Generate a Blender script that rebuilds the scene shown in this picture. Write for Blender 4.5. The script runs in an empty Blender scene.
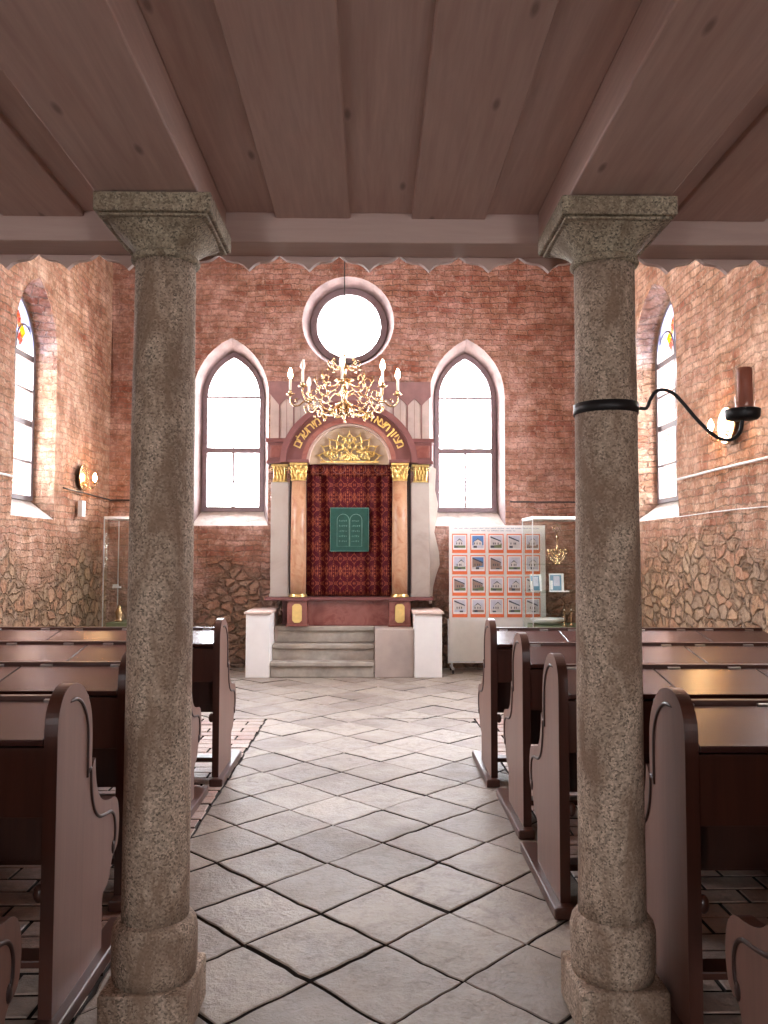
import bpy, bmesh, math, random
from mathutils import Vector, Matrix, noise
from mathutils.geometry import delaunay_2d_cdt
random.seed(7)
C = bpy.context.scene.collection
PI = math.pi
sc = bpy.context.scene

# ------------------------------------------------------------------ materials
def new_mat(name):
    m = bpy.data.materials.new(name); m.use_nodes = True
    nt = m.node_tree; nt.nodes.clear()
    o = nt.nodes.new('ShaderNodeOutputMaterial'); b = nt.nodes.new('ShaderNodeBsdfPrincipled')
    nt.links.new(b.outputs[0], o.inputs[0])
    return m, nt, b
def N(nt, typ, **kw):
    n = nt.nodes.new(typ)
    for k, v in kw.items():
        if k in n.inputs.keys() if isinstance(k, str) else False: n.inputs[k].default_value = v
        else: setattr(n, k, v)
    return n
def L(nt, a, b): nt.links.new(a, b)
def math_n(nt, op, a, b=None, clamp=False):
    n = nt.nodes.new('ShaderNodeMath'); n.operation = op; n.use_clamp = clamp
    for i, v in enumerate((a, b)):
        if v is None: continue
        if isinstance(v, (int, float)): n.inputs[i].default_value = v
        else: nt.links.new(v, n.inputs[i])
    return n.outputs[0]
def mixc(nt, fac, a, b, mode='MIX'):
    n = nt.nodes.new('ShaderNodeMix'); n.data_type = 'RGBA'; n.blend_type = mode
    if isinstance(fac, (int, float)): n.inputs[0].default_value = fac
    else: nt.links.new(fac, n.inputs[0])
    for i, v in ((6, a), (7, b)):
        if isinstance(v, tuple): n.inputs[i].default_value = (*v, 1) if len(v) == 3 else v
        else: nt.links.new(v, n.inputs[i])
    return n.outputs[2]
def ramp(nt, fac, stops, interp='LINEAR'):
    n = nt.nodes.new('ShaderNodeValToRGB'); nt.links.new(fac, n.inputs[0])
    cr = n.color_ramp; cr.interpolation = interp
    while len(cr.elements) < len(stops): cr.elements.new(.5)
    for e, (p, c) in zip(cr.elements, stops):
        e.position = p; e.color = (*c, 1) if len(c) == 3 else c
    return n.outputs[0]
def noise_n(nt, vec, scale, detail=4, rough=.55, dist=0):
    n = nt.nodes.new('ShaderNodeTexNoise'); n.inputs['Scale'].default_value = scale
    n.inputs['Detail'].default_value = detail; n.inputs['Roughness'].default_value = rough
    n.inputs['Distortion'].default_value = dist
    if vec is not None: nt.links.new(vec, n.inputs['Vector'])
    return n
def bump(nt, bsdf, h, strength=.5, dist=.01):
    n = nt.nodes.new('ShaderNodeBump'); n.inputs['Strength'].default_value = strength; n.inputs['Distance'].default_value = dist
    nt.links.new(h, n.inputs['Height']); nt.links.new(n.outputs[0], bsdf.inputs['Normal'])
def coord(nt, kind='Object'):
    return nt.nodes.new('ShaderNodeTexCoord').outputs[kind]
def mapping(nt, vec, scale=(1, 1, 1), rot=(0, 0, 0), loc=(0, 0, 0)):
    n = nt.nodes.new('ShaderNodeMapping'); nt.links.new(vec, n.inputs[0])
    n.inputs['Scale'].default_value = scale; n.inputs['Rotation'].default_value = rot; n.inputs['Location'].default_value = loc
    return n.outputs[0]
def plain(name, col, rough=.5, metal=0, var=.12, scale=14, bmp=.15, bdist=.003, spec=None, stretch=(1, 1, 1)):
    m, nt, b = new_mat(name)
    v = mapping(nt, coord(nt), stretch)
    n = noise_n(nt, v, scale, 5)
    lo = tuple(c * (1 - var) for c in col); hi = tuple(min(1, c * (1 + var)) for c in col)
    L(nt, ramp(nt, n.outputs[0], [(.3, lo), (.7, hi)]), b.inputs['Base Color'])
    b.inputs['Roughness'].default_value = rough; b.inputs['Metallic'].default_value = metal
    if spec is not None: b.inputs['Specular IOR Level'].default_value = spec
    if bmp: bump(nt, b, noise_n(nt, v, scale * 3, 4).outputs[0], bmp, bdist)
    return m

def uvw(nt):
    """u runs along whichever wall it is, v is height"""
    co = nt.nodes.new('ShaderNodeNewGeometry').outputs['Position']
    s = nt.nodes.new('ShaderNodeSeparateXYZ'); L(nt, co, s.inputs[0])
    u = math_n(nt, 'ADD', s.outputs[0], s.outputs[1])
    c = nt.nodes.new('ShaderNodeCombineXYZ'); L(nt, u, c.inputs[0]); L(nt, s.outputs[2], c.inputs[1])
    return co, c.outputs[0], s, u

def mat_masonry(name, warm=1.0, rubble_h=1.35, reveal=False, tint=(1, 1, 1)):
    m, nt, b = new_mat(name)
    co, uv, s, u = uvw(nt)
    wob = noise_n(nt, co, 2.2, 3)
    off = nt.nodes.new('ShaderNodeVectorMath'); off.operation = 'SCALE'; L(nt, wob.outputs['Color'], off.inputs[0]); off.inputs[3].default_value = .13
    wob2 = noise_n(nt, co, 16, 2)
    off2 = nt.nodes.new('ShaderNodeVectorMath'); off2.operation = 'SCALE'; L(nt, wob2.outputs['Color'], off2.inputs[0]); off2.inputs[3].default_value = .034
    ad = nt.nodes.new('ShaderNodeVectorMath'); ad.operation = 'ADD'; L(nt, uv, ad.inputs[0]); L(nt, off.outputs[0], ad.inputs[1])
    ad2 = nt.nodes.new('ShaderNodeVectorMath'); ad2.operation = 'ADD'; L(nt, ad.outputs[0], ad2.inputs[0]); L(nt, off2.outputs[0], ad2.inputs[1])
    br = nt.nodes.new('ShaderNodeTexBrick'); L(nt, ad2.outputs[0], br.inputs['Vector'])
    br.inputs['Scale'].default_value = 1; br.inputs['Brick Width'].default_value = .26; br.inputs['Row Height'].default_value = .078
    br.inputs['Mortar Size'].default_value = .009; br.inputs['Mortar Smooth'].default_value = .45; br.inputs['Bias'].default_value = 0
    br.offset = .5
    br.inputs['Color1'].default_value = (.36, .125, .075, 1); br.inputs['Color2'].default_value = (.60, .36, .25, 1)
    br.inputs['Mortar'].default_value = (.27, .19, .145, 1)
    n1 = noise_n(nt, co, 1.1, 5, .6); n2 = noise_n(nt, co, 7, 6, .65); n3 = noise_n(nt, co, 34, 3, .6)
    col = mixc(nt, math_n(nt, 'MULTIPLY', ramp(nt, n1.outputs[0], [(.36, (0, 0, 0)), (.62, (1, 1, 1))]), .62), br.outputs['Color'], (.56, .40, .31))
    tn = noise_n(nt, co, 4.2, 3, .6); hue = nt.nodes.new('ShaderNodeHueSaturation'); L(nt, col, hue.inputs['Color']); L(nt, ramp(nt, tn.outputs[0], [(.3, (.55,) * 3), (.7, (1.3,) * 3)]), hue.inputs['Value']); L(nt, ramp(nt, tn.outputs[0], [(.35, (1.15,) * 3), (.65, (.75,) * 3)]), hue.inputs['Saturation']); col = hue.outputs[0]
    col = mixc(nt, ramp(nt, n2.outputs[0], [(.48, (0, 0, 0)), (.72, (.8, .8, .8))]), col, (.30, .14, .10))
    col = mixc(nt, ramp(nt, noise_n(nt, co, 13, 5, .75, .6).outputs[0], [(.53, (0, 0, 0)), (.66, (.7, .7, .7))]), col, (.66, .52, .42))
    col = mixc(nt, ramp(nt, noise_n(nt, co, 2.6, 6, .7, .8).outputs[0], [(.60, (0, 0, 0)), (.68, (.75, .75, .75))]), col, (.20, .12, .10))
    hb = math_n(nt, 'ADD', math_n(nt, 'MULTIPLY', br.outputs['Fac'], -1.0), math_n(nt, 'MULTIPLY', n2.outputs[0], 1.4))
    # rubble stone below
    wob3 = noise_n(nt, co, 5, 3); off3 = nt.nodes.new('ShaderNodeVectorMath'); off3.operation = 'SCALE'; L(nt, wob3.outputs['Color'], off3.inputs[0]); off3.inputs[3].default_value = .12
    ad3 = nt.nodes.new('ShaderNodeVectorMath'); ad3.operation = 'ADD'; L(nt, ad2.outputs[0], ad3.inputs[0]); L(nt, off3.outputs[0], ad3.inputs[1])
    vm = mapping(nt, ad3.outputs[0], (.85, 1.35, 1))
    vo = nt.nodes.new('ShaderNodeTexVoronoi'); vo.feature = 'DISTANCE_TO_EDGE'; vo.inputs['Scale'].default_value = 5.8; L(nt, vm, vo.inputs['Vector'])
    vc = nt.nodes.new('ShaderNodeTexVoronoi'); vc.inputs['Scale'].default_value = 5.8; L(nt, vm, vc.inputs['Vector'])
    sp = nt.nodes.new('ShaderNodeSeparateXYZ'); L(nt, vc.outputs['Color'], sp.inputs[0])
    stone = ramp(nt, sp.outputs[0], [(0, (.40, .30, .21)), (.3, (.30, .24, .19)), (.5, (.46, .32, .21)), (.78, (.44, .25, .17)), (1, (.50, .41, .31))], 'LINEAR')
    edge = ramp(nt, math_n(nt, 'ADD', vo.outputs['Distance'], math_n(nt, 'MULTIPLY', math_n(nt, 'SUBTRACT', n2.outputs[0], .54), .32)), [(.0, (0, 0, 0)), (.10, (1, 1, 1))])
    rcol = mixc(nt, edge, (.30, .215, .15), stone)
    rcol = mixc(nt, ramp(nt, n2.outputs[0], [(.45, (0, 0, 0)), (.7, (.8, .8, .8))]), rcol, (.50, .38, .28))
    rcol = mixc(nt, ramp(nt, noise_n(nt, co, 9, 4, .7, 1.2).outputs[0], [(.58, (0, 0, 0)), (.64, (.85, .85, .85))]), rcol, (.10, .07, .06))
    hr = math_n(nt, 'ADD', math_n(nt, 'MULTIPLY', edge, 2.2), math_n(nt, 'MULTIPLY', n2.outputs[0], 1.6))
    if reveal: fac = 0.0; z = None
    else:
        z = math_n(nt, 'ADD', s.outputs[2], math_n(nt, 'MULTIPLY', math_n(nt, 'SUBTRACT', n1.outputs[0], .5), 2.6))
        mr = nt.nodes.new('ShaderNodeMapRange'); L(nt, z, mr.inputs[0]); mr.inputs[1].default_value = rubble_h - .25; mr.inputs[2].default_value = rubble_h + .25
        mr.inputs[3].default_value = 1; mr.inputs[4].default_value = 0; fac = mr.outputs[0]
        col = mixc(nt, fac, col, rcol)
    col = mixc(nt, ramp(nt, n3.outputs[0], [(.35, (.45, .45, .45)), (.6, (0, 0, 0))]), col, (.20, .13, .10), 'MIX')
    col = mixc(nt, 1.0, col, tint, 'MULTIPLY')
    L(nt, col, b.inputs['Base Color'])
    h = hb if reveal else None
    if h is None:
        mx = nt.nodes.new('ShaderNodeMix'); mx.data_type = 'FLOAT'; L(nt, fac, mx.inputs[0]); L(nt, hb, mx.inputs[2]); L(nt, hr, mx.inputs[3]); h = mx.outputs[0]
    h = math_n(nt, 'ADD', h, math_n(nt, 'MULTIPLY', n3.outputs[0], .5))
    bump(nt, b, h, 1.0, .03)
    b.inputs['Roughness'].default_value = .9; b.inputs['Specular IOR Level'].default_value = .2
    return m

def mat_wood(name, c1, c2, rough, axis='Y', knots=False, coat=0, bands=1.0, spec=None):
    m, nt, b = new_mat(name)
    co = coord(nt)
    st = {'X': (.6, 9, 9), 'Y': (9, .6, 9), 'Z': (9, 9, .6)}[axis]
    v = mapping(nt, co, tuple(a * bands for a in st))
    n = noise_n(nt, v, 1.6, 6, .6, 1.2); n2 = noise_n(nt, v, 7, 4)
    col = ramp(nt, n.outputs[0], [(.3, c1), (.7, c2)])
    col = mixc(nt, math_n(nt, 'MULTIPLY', n2.outputs[0], .6 if knots else .35), col, tuple(c * (.55 if knots else .7) for c in c1))
    big = noise_n(nt, co, .8, 2)
    col = mixc(nt, math_n(nt, 'MULTIPLY', big.outputs[0], .3), col, c1)
    if knots:
        vo = nt.nodes.new('ShaderNodeTexVoronoi'); vo.voronoi_dimensions = '2D'; vo.inputs['Scale'].default_value = 2.4
        L(nt, mapping(nt, co, (1.6, .55, .01)), vo.inputs['Vector'])
        k = ramp(nt, vo.outputs['Distance'], [(.02, (.75, .75, .75)), (.055, (0, 0, 0))])
        col = mixc(nt, k, col, tuple(c * .35 for c in c1))
    L(nt, col, b.inputs['Base Color'])
    b.inputs['Roughness'].default_value = rough
    if coat: b.inputs['Coat Weight'].default_value = coat; b.inputs['Coat Roughness'].default_value = .25
    if spec is not None: b.inputs['Specular IOR Level'].default_value = spec
    bump(nt, b, n2.outputs[0], .12, .002)
    return m

def mat_granite(name, base):
    m, nt, b = new_mat(name)
    co = coord(nt)
    v = nt.nodes.new('ShaderNodeTexVoronoi'); v.inputs['Scale'].default_value = 170; L(nt, co, v.inputs['Vector'])
    sp = nt.nodes.new('ShaderNodeSeparateXYZ'); L(nt, v.outputs['Color'], sp.inputs[0])
    g = ramp(nt, sp.outputs[0], [(0, tuple(c * .28 for c in base)), (.38, tuple(c * .8 for c in base)), (.7, base), (1, tuple(min(1, c * 1.35) for c in base))])
    n = noise_n(nt, mapping(nt, co, (1.6, 1.6, .55)), 5, 6, .65, .5)
    g = mixc(nt, ramp(nt, n.outputs[0], [(.42, (0, 0, 0)), (.62, (.85, .85, .85))]), g, (base[0] * .45, base[1] * .37, base[2] * .32))
    L(nt, g, b.inputs['Base Color']); b.inputs['Roughness'].default_value = .85
    n3 = noise_n(nt, co, 60, 4, .7)
    bump(nt, b, math_n(nt, 'ADD', n3.outputs[0], sp.outputs[0]), .75, .006)
    return m

def mat_floor(name, dark=False):
    m, nt, b = new_mat(name)
    co = coord(nt)
    at = nt.nodes.new('ShaderNodeVertexColor'); at.layer_name = 'tint'
    sp = nt.nodes.new('ShaderNodeSeparateXYZ'); L(nt, at.outputs[0], sp.inputs[0])
    stone = ramp(nt, sp.outputs[0], [(0, (.215, .165, .13)), (.35, (.305, .245, .20)), (.7, (.36, .295, .235)), (1, (.44, .37, .305))])
    brick = ramp(nt, sp.outputs[0], [(0, (.40, .22, .17)), (.5, (.47, .29, .23)), (1, (.52, .37, .31))])
    col = mixc(nt, sp.outputs[1], stone, brick)
    n = noise_n(nt, co, 3.5, 7, .65); n2 = noise_n(nt, co, 40, 5, .7)
    col = mixc(nt, ramp(nt, n.outputs[0], [(.35, (.5, .5, .5)), (.6, (0, 0, 0))]), col, (.25, .20, .175))
    col = mixc(nt, ramp(nt, n2.outputs[0], [(.3, (.45, .45, .45)), (.55, (0, 0, 0))]), col, (.20, .17, .15))
    n4 = noise_n(nt, co, 11, 6, .7, .7); col = mixc(nt, ramp(nt, n4.outputs[0], [(.47, (0, 0, 0)), (.68, (.75, .75, .75))]), col, (.17, .125, .10))
    n5 = noise_n(nt, co, 1.3, 3, .6); col = mixc(nt, ramp(nt, n5.outputs[0], [(.45, (0, 0, 0)), (.65, (.5, .5, .5))]), col, (.44, .37, .30))
    L(nt, col, b.inputs['Base Color'])
    L(nt, ramp(nt, n.outputs[0], [(.3, (.34,) * 3), (.7, (.6,) * 3)]), b.inputs['Roughness'])
    b.inputs['Specular IOR Level'].default_value = .45
    bump(nt, b, math_n(nt, 'ADD', math_n(nt, 'MULTIPLY', n.outputs[0], 2.6), n2.outputs[0]), .8, .010)
    return m

def mat_marble(name, c1, c2, c3, scale=3, rough=.3, stretch=(1, 1, 1), rot=(0, .6, 0)):
    m, nt, b = new_mat(name)
    v = mapping(nt, coord(nt), stretch, rot)
    n = noise_n(nt, v, scale, 6, .6, 1.8)
    L(nt, ramp(nt, n.outputs[0], [(.3, c1), (.48, c2), (.62, c1), (.75, c3)]), b.inputs['Base Color'])
    b.inputs['Roughness'].default_value = rough
    return m

def mat_glass(name, col=(1, 1, 1), gl=.07, rough=.02, trans=1.0):
    m, nt, b = new_mat(name); nt.nodes.remove(b)
    out = [n for n in nt.nodes if n.type == 'OUTPUT_MATERIAL'][0]
    t = nt.nodes.new('ShaderNodeBsdfTransparent'); t.inputs[0].default_value = (*col, 1)
    g = nt.nodes.new('ShaderNodeBsdfGlossy'); g.inputs['Roughness'].default_value = rough
    mx = nt.nodes.new('ShaderNodeMixShader'); mx.inputs[0].default_value = gl
    L(nt, t.outputs[0], mx.inputs[1]); L(nt, g.outputs[0], mx.inputs[2]); L(nt, mx.outputs[0], out.inputs[0])
    return m
def mat_emit(name, col, s):
    m, nt, b = new_mat(name)
    b.inputs['Base Color'].default_value = (*col, 1); b.inputs['Emission Color'].default_value = (*col, 1); b.inputs['Emission Strength'].default_value = s
    return m

def mat_damask(name):
    m, nt, b = new_mat(name)
    co = coord(nt); s = nt.nodes.new('ShaderNodeSeparateXYZ'); L(nt, co, s.inputs[0])
    u = math_n(nt, 'PINGPONG', math_n(nt, 'ADD', s.outputs[0], 10.32), .095)
    w = math_n(nt, 'MULTIPLY', math_n(nt, 'PINGPONG', s.outputs[2], .17), .62)
    c = nt.nodes.new('ShaderNodeCombineXYZ'); L(nt, u, c.inputs[0]); L(nt, w, c.inputs[2])
    n = noise_n(nt, c.outputs[0], 19, 2.5, .5, 1.6)
    line = ramp(nt, n.outputs[0], [(.475, (0, 0, 0)), (.505, (.9, .9, .9)), (.53, (.9, .9, .9)), (.56, (0, 0, 0))])
    col = mixc(nt, line, (.07, .004, .009), (.36, .10, .045))
    L(nt, col, b.inputs['Base Color']); b.inputs['Roughness'].default_value = .7
    b.inputs['Specular IOR Level'].default_value = .15
    return m

M = {}
M['wall_side'] = mat_masonry('masonry_side', rubble_h=1.5, tint=(1.02, .90, .78))
M['wall_back'] = mat_masonry('masonry_back_flare', rubble_h=1.15, tint=(.98, .84, .84))  # mauve tint puts the backlight flare into the brick colour
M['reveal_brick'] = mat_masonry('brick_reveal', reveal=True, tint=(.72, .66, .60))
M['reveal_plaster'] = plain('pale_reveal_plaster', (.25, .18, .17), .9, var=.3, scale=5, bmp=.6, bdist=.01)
M['sill'] = plain('skylit_sill_brick', (.52, .45, .40), .8, var=.2, scale=9, bmp=.8, bdist=.012)  # sill colour raised to carry the sky light falling on it
M['plaster'] = plain('plaster', (.70, .62, .55), .9, var=.08, scale=6, bmp=.2)
M['white_plaster'] = plain('white_parapet_plaster', (.86, .83, .80), .8, var=.03, scale=6, bmp=.1)
M['grey_plaster'] = plain('grey_platform_plaster', (.42, .345, .305), .85, var=.16, scale=3, bmp=.2)
M['cap_stone'] = plain('cap_stone', (.66, .50, .43), .6, var=.1, scale=8, bmp=.15)
M['step'] = plain('step_stone', (.38, .335, .285), .8, var=.28, scale=5, bmp=.5, bdist=.006)
M['outer'] = plain('outer_render', (.5, .45, .4), .9)
M['floor'] = mat_floor('flagstones')
M['joint'] = plain('joint_earth', (.025, .017, .013), .95, var=.3, scale=20, bmp=.5)
M['board'] = mat_wood('gallery_boards', (.52, .345, .295), (.68, .49, .43), .6, 'Y', knots=True)
M['beamx'] = mat_wood('gallery_beam', (.45, .31, .27), (.54, .39, .34), .6, 'X')
M['ceil'] = plain('nave_ceiling', (.62, .52, .45), .9)
M['granite'] = mat_granite('granite', (.50, .38, .285))
M['granite_dark'] = mat_granite('granite_capital', (.38, .31, .22))
M['pew'] = mat_wood('pew_wood', (.055, .017, .010), (.085, .028, .017), .33, 'Z', coat=.0, spec=.55)
M['pew_top'] = mat_wood('pew_lid_wood', (.042, .015, .012), (.065, .023, .018), .27, 'X', spec=.45)
M['pew_side_sheen'] = mat_wood('pew_side_sheen_wood', (.15, .072, .052), (.21, .105, .078), .42, 'Z', spec=.5)  # lighter copy of the pew wood, glossy reflection put into the colour
M['groove'] = plain('pew_groove', (.03, .010, .007), .45, var=.1, bmp=0)
M['iron'] = plain('wrought_iron', (.025, .022, .022), .5, .6, var=.3, bmp=.5)
M['steel'] = plain('hinge_steel', (.7, .68, .66), .3, 1, bmp=0)
M['brass'] = plain('brass', (.60, .40, .22), .27, 1, var=.12, bmp=0)
M['gold'] = plain('gold_leaf', (.92, .60, .24), .30, .85, var=.3, scale=30, bmp=.4)
M['frame'] = plain('window_paint', (.13, .10, .10), .5, bmp=0)
M['frame_flare'] = plain('window_paint_flare', (.20, .14, .15), .5, bmp=0)  # same window paint, lens flare put in as a lighter mauve
M['glass'] = mat_glass('window_glass', (1, 1, 1), .05)
M['case_glass'] = mat_glass('cabinet_glass', (.975, .99, .98), .05)
for k, c in dict(red=(1, .40, .30), yellow=(1, .85, .15), blue=(.66, .76, 1.0), orange=(1, .6, .35)).items(): M['st_' + k] = mat_glass('stained_' + k, c, .04)
M['tube_glass'] = mat_glass('tube_glass', (.97, .96, .95), .16)
M['white'] = plain('white_lacquer', (.80, .78, .75), .45, var=.03, bmp=0)
M['board_white'] = plain('panel_white', (.74, .70, .66), .5, var=.03, bmp=0)
M['alu'] = plain('aluminium', (.72, .73, .74), .35, .9, bmp=0)
M['damask'] = mat_damask('damask')
M['green'] = plain('green_velvet', (.009, .060, .042), .8, var=.2, bmp=.1)
M['crystal'] = plain('crystal_drop', (.9, .86, .80), .08, .5, bmp=0)
M['silver_thread'] = plain('silver_thread', (.15, .27, .22), .5, .2, bmp=0)
M['marble_red'] = mat_marble('red_marble', (.20, .052, .040), (.27, .095, .075), (.15, .033, .03), 3.4)
M['marble_col'] = mat_marble('column_marble', (.42, .185, .10), (.52, .30, .175), (.24, .07, .045), 4.5, stretch=(1, 1, .7))
M['mauve'] = plain('mauve_paint', (.17, .058, .053), .55, var=.14, scale=6, bmp=.1)
M['pilaster'] = mat_marble('pilaster_marble', (.46, .39, .34), (.50, .44, .39), (.40, .32, .28), 1.6, .5)
M['lunette'] = plain('lunette_plaster', (.55, .42, .30), .8, var=.1, scale=8)
M['attic'] = plain('attic_plaster', (.50, .40, .35), .85, var=.12, scale=6)
M['mural'] = plain('mural_mauve', (.235, .12, .112), .85, var=.15, scale=8)
M['oval'] = plain('gold_plaque', (.78, .55, .20), .5, .3, var=.1, bmp=.2)
M['dark'] = plain('dark_wood', (.04, .025, .02), .6)
M['candle'] = plain('white_candle', (.85, .78, .66), .5, var=.04, bmp=0)
M['redcandle'] = plain('red_candle', (.60, .17, .10), .45, var=.08, bmp=0)
M['bulb'] = mat_emit('bulb_glow', (1, .70, .40), 60)
M['bulb_off'] = plain('bulb_off', (.8, .76, .7), .15, bmp=0)
M['orange'] = plain('orange_card', (.80, .17, .06), .5, var=.06, bmp=0)
M['paper'] = plain('paper', (.80, .76, .74), .6, var=.03, bmp=0)
M['ink'] = plain('ink', (.07, .08, .22), .6, bmp=0)
M['p_sky'] = plain('print_sky', (.10, .22, .48), .5, bmp=0)
M['p_pale'] = plain('print_pale_sky', (.55, .53, .62), .5, bmp=0)
M['p_dark'] = plain('print_dark', (.07, .07, .09), .5, bmp=0)
M['p_wall'] = plain('print_wall', (.62, .56, .54), .5, bmp=0)
M['p_brown'] = plain('print_brown', (.30, .20, .16), .5, bmp=0)
M['p_green'] = plain('print_green', (.16, .19, .10), .5, bmp=0)
M['p_blue'] = plain('print_blue', (.16, .30, .42), .45, bmp=0)
M['cable'] = plain('dark_cable', (.03, .025, .025), .5, bmp=0)
M['wire'] = plain('pale_wire', (.62, .58, .55), .4, bmp=0)

# ------------------------------------------------------------------ mesh builder
class MB:
    def __init__(s): s.v = []; s.f = []; s.m = []; s.s = []; s.mats = []
    def mi(s, m):
        if m not in s.mats: s.mats.append(m)
        return s.mats.index(m)
    def add(s, vs, fs, m, smooth=False):
        b = len(s.v); s.v += [tuple(v) for v in vs]; k = s.mi(m)
        for f in fs: s.f.append([i + b for i in f]); s.m.append(k); s.s.append(smooth)
        return s
    def box(s, x0, x1, y0, y1, z0, z1, m, mat4=None):
        vs = [Vector((x, y, z)) for x in (x0, x1) for y in (y0, y1) for z in (z0, z1)]
        if mat4: vs = [mat4 @ v for v in vs]
        return s.add(vs, [(0, 1, 3, 2), (4, 6, 7, 5), (0, 4, 5, 1), (2, 3, 7, 6), (0, 2, 6, 4), (1, 5, 7, 3)], m)
    def lathe(s, prof, cx, cy, cz, m, n=24, axis=None, smooth=True, caps=True):
        vs = []; fs = []
        for r, z in prof:
            for i in range(n):
                a = 2 * PI * i / n; vs.append(Vector((r * math.cos(a), r * math.sin(a), z)))
        for j in range(len(prof) - 1):
            for i in range(n): fs.append((j * n + i, j * n + (i + 1) % n, (j + 1) * n + (i + 1) % n, (j + 1) * n + i))
        if caps:
            fs.append(tuple(reversed(range(n)))); fs.append(tuple(range((len(prof) - 1) * n, len(prof) * n)))
        T = Matrix.Translation((cx, cy, cz))
        if axis is not None: T = T @ Vector((0, 0, 1)).rotation_difference(Vector(axis)).to_matrix().to_4x4()
        return s.add([T @ v for v in vs], fs, m, smooth)
    def tube(s, pts, r, m, n=8, closed=False):
        pts = [Vector(p) for p in pts]; vs = []; fs = []; k = len(pts)
        up = None
        for i, p in enumerate(pts):
            a = pts[(i - 1) % k] if (closed or i > 0) else p; b = pts[(i + 1) % k] if (closed or i < k - 1) else p
            t = (b - a).normalized()
            if up is None:
                up = t.orthogonal().normalized()
            up = (up - t * up.dot(t)).normalized(); w = t.cross(up)
            rr = r[i] if isinstance(r, (list, tuple)) else r
            for q in range(n):
                an = 2 * PI * q / n; vs.append(p + up * (rr * math.cos(an)) + w * (rr * math.sin(an)))
        for j in range(k if closed else k - 1):
            for q in range(n):
                a0 = j * n; b0 = ((j + 1) % k) * n
                fs.append((a0 + q, a0 + (q + 1) % n, b0 + (q + 1) % n, b0 + q))
        if not closed: fs.append(tuple(reversed(range(n)))); fs.append(tuple(range((k - 1) * n, k * n)))
        return s.add(vs, fs, m, True)
    def prism(s, poly, d0, d1, m, fn, msides=None):
        """poly in 2D, extruded d0..d1, fn(u,v,d)->xyz"""
        n = len(poly)
        r = delaunay_2d_cdt([Vector(p) for p in poly], [], [list(range(n))], 1, 1e-6)
        tv, tf = r[0], r[2]
        s.add([fn(p[0], p[1], d0) for p in tv], [tuple(f) for f in tf], m)
        s.add([fn(p[0], p[1], d1) for p in tv], [tuple(reversed(f)) for f in tf], m)
        vs = [fn(p[0], p[1], d0) for p in poly] + [fn(p[0], p[1], d1) for p in poly]
        s.add(vs, [(i, (i + 1) % n, n + (i + 1) % n, n + i) for i in range(n)], msides or m)
        return s
    def ball(s, c, r, m, n=12, sz=None):
        sz = sz or (1, 1, 1); h = n // 2; vs = []; fs = []
        for j in range(h + 1):
            t = PI * j / h
            for i in range(n):
                a = 2 * PI * i / n
                vs.append((c[0] + r * sz[0] * math.sin(t) * math.cos(a), c[1] + r * sz[1] * math.sin(t) * math.sin(a), c[2] + r * sz[2] * math.cos(t)))
        for j in range(h):
            for i in range(n): fs.append((j * n + i, (j + 1) * n + i, (j + 1) * n + (i + 1) % n, j * n + (i + 1) % n))
        return s.add(vs, fs, m, True)
    def build(s, name, parent=None, bevel=0, origin=None, segs=2):
        me = bpy.data.meshes.new(name); me.from_pydata(s.v, [], s.f)
        for m in s.mats: me.materials.append(m)
        me.polygons.foreach_set('material_index', s.m); me.polygons.foreach_set('use_smooth', s.s)
        bm = bmesh.new(); bm.from_mesh(me)
        bmesh.ops.remove_doubles(bm, verts=bm.verts, dist=1e-5)
        bmesh.ops.recalc_face_normals(bm, faces=bm.faces)
        bm.to_mesh(me); bm.free(); me.update()
        o = bpy.data.objects.new(name, me); C.objects.link(o)
        if parent: o.parent = parent; o.matrix_parent_inverse = Matrix.Translation(-Vector(parent_world(parent)))
        if bevel:
            b = o.modifiers.new('bevel', 'BEVEL'); b.width = bevel; b.segments = segs; b.limit_method = 'ANGLE'; b.angle_limit = R(40)
        return o
def parent_world(p):
    l = Vector(p.location)
    q = p.parent
    while q is not None:
        l = l + Vector(q.location) * (0 if p.type == 'MESH' else 1); q = q.parent
    return l
def R(d): return math.radians(d)
def tag(o, label=None, cat=None, group=None, kind=None):
    if label: o['label'] = label
    if cat: o['category'] = cat
    if group: o['group'] = group
    if kind: o['kind'] = kind
    return o
def empty(name, loc, label=None, cat=None, group=None, kind=None):
    o = bpy.data.objects.new(name, None); C.objects.link(o); o.location = loc; o.empty_display_size = .1
    return tag(o, label, cat, group, kind)
def copy_tree(o, parent=None):
    c = o.copy(); C.objects.link(c); c.parent = parent
    for ch in list(o.children): copy_tree(ch, c)
    return c
# child meshes are modelled in world coordinates with the parent Empty at loc; children of meshes keep identity

# ------------------------------------------------------------------ camera
cam = bpy.data.cameras.new('camera'); co = bpy.data.objects.new('camera', cam); C.objects.link(co)
r_ = Vector((0.9998923681162489, -0.014561158901771265, 0.001795782369074836)); u_ = Vector((-0.0025489599046956517, -0.0518727036590958, 0.9986504520694415)); f_ = Vector((0.014448355833241597, 0.9985475428173327, 0.051904236312492226))
mt = Matrix((r_, u_, -f_)).transposed().to_4x4(); mt.translation = (0, 0, 1.6); co.matrix_world = mt
cam.sensor_fit = 'HORIZONTAL'; cam.sensor_width = 36; cam.lens = 36 * 800.9 / 768; cam.clip_end = 200
sc.camera = co

XL, XR, YB, YR, ZC = -3.73, 3.2, 11.35, -3.5, 6.5

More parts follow.
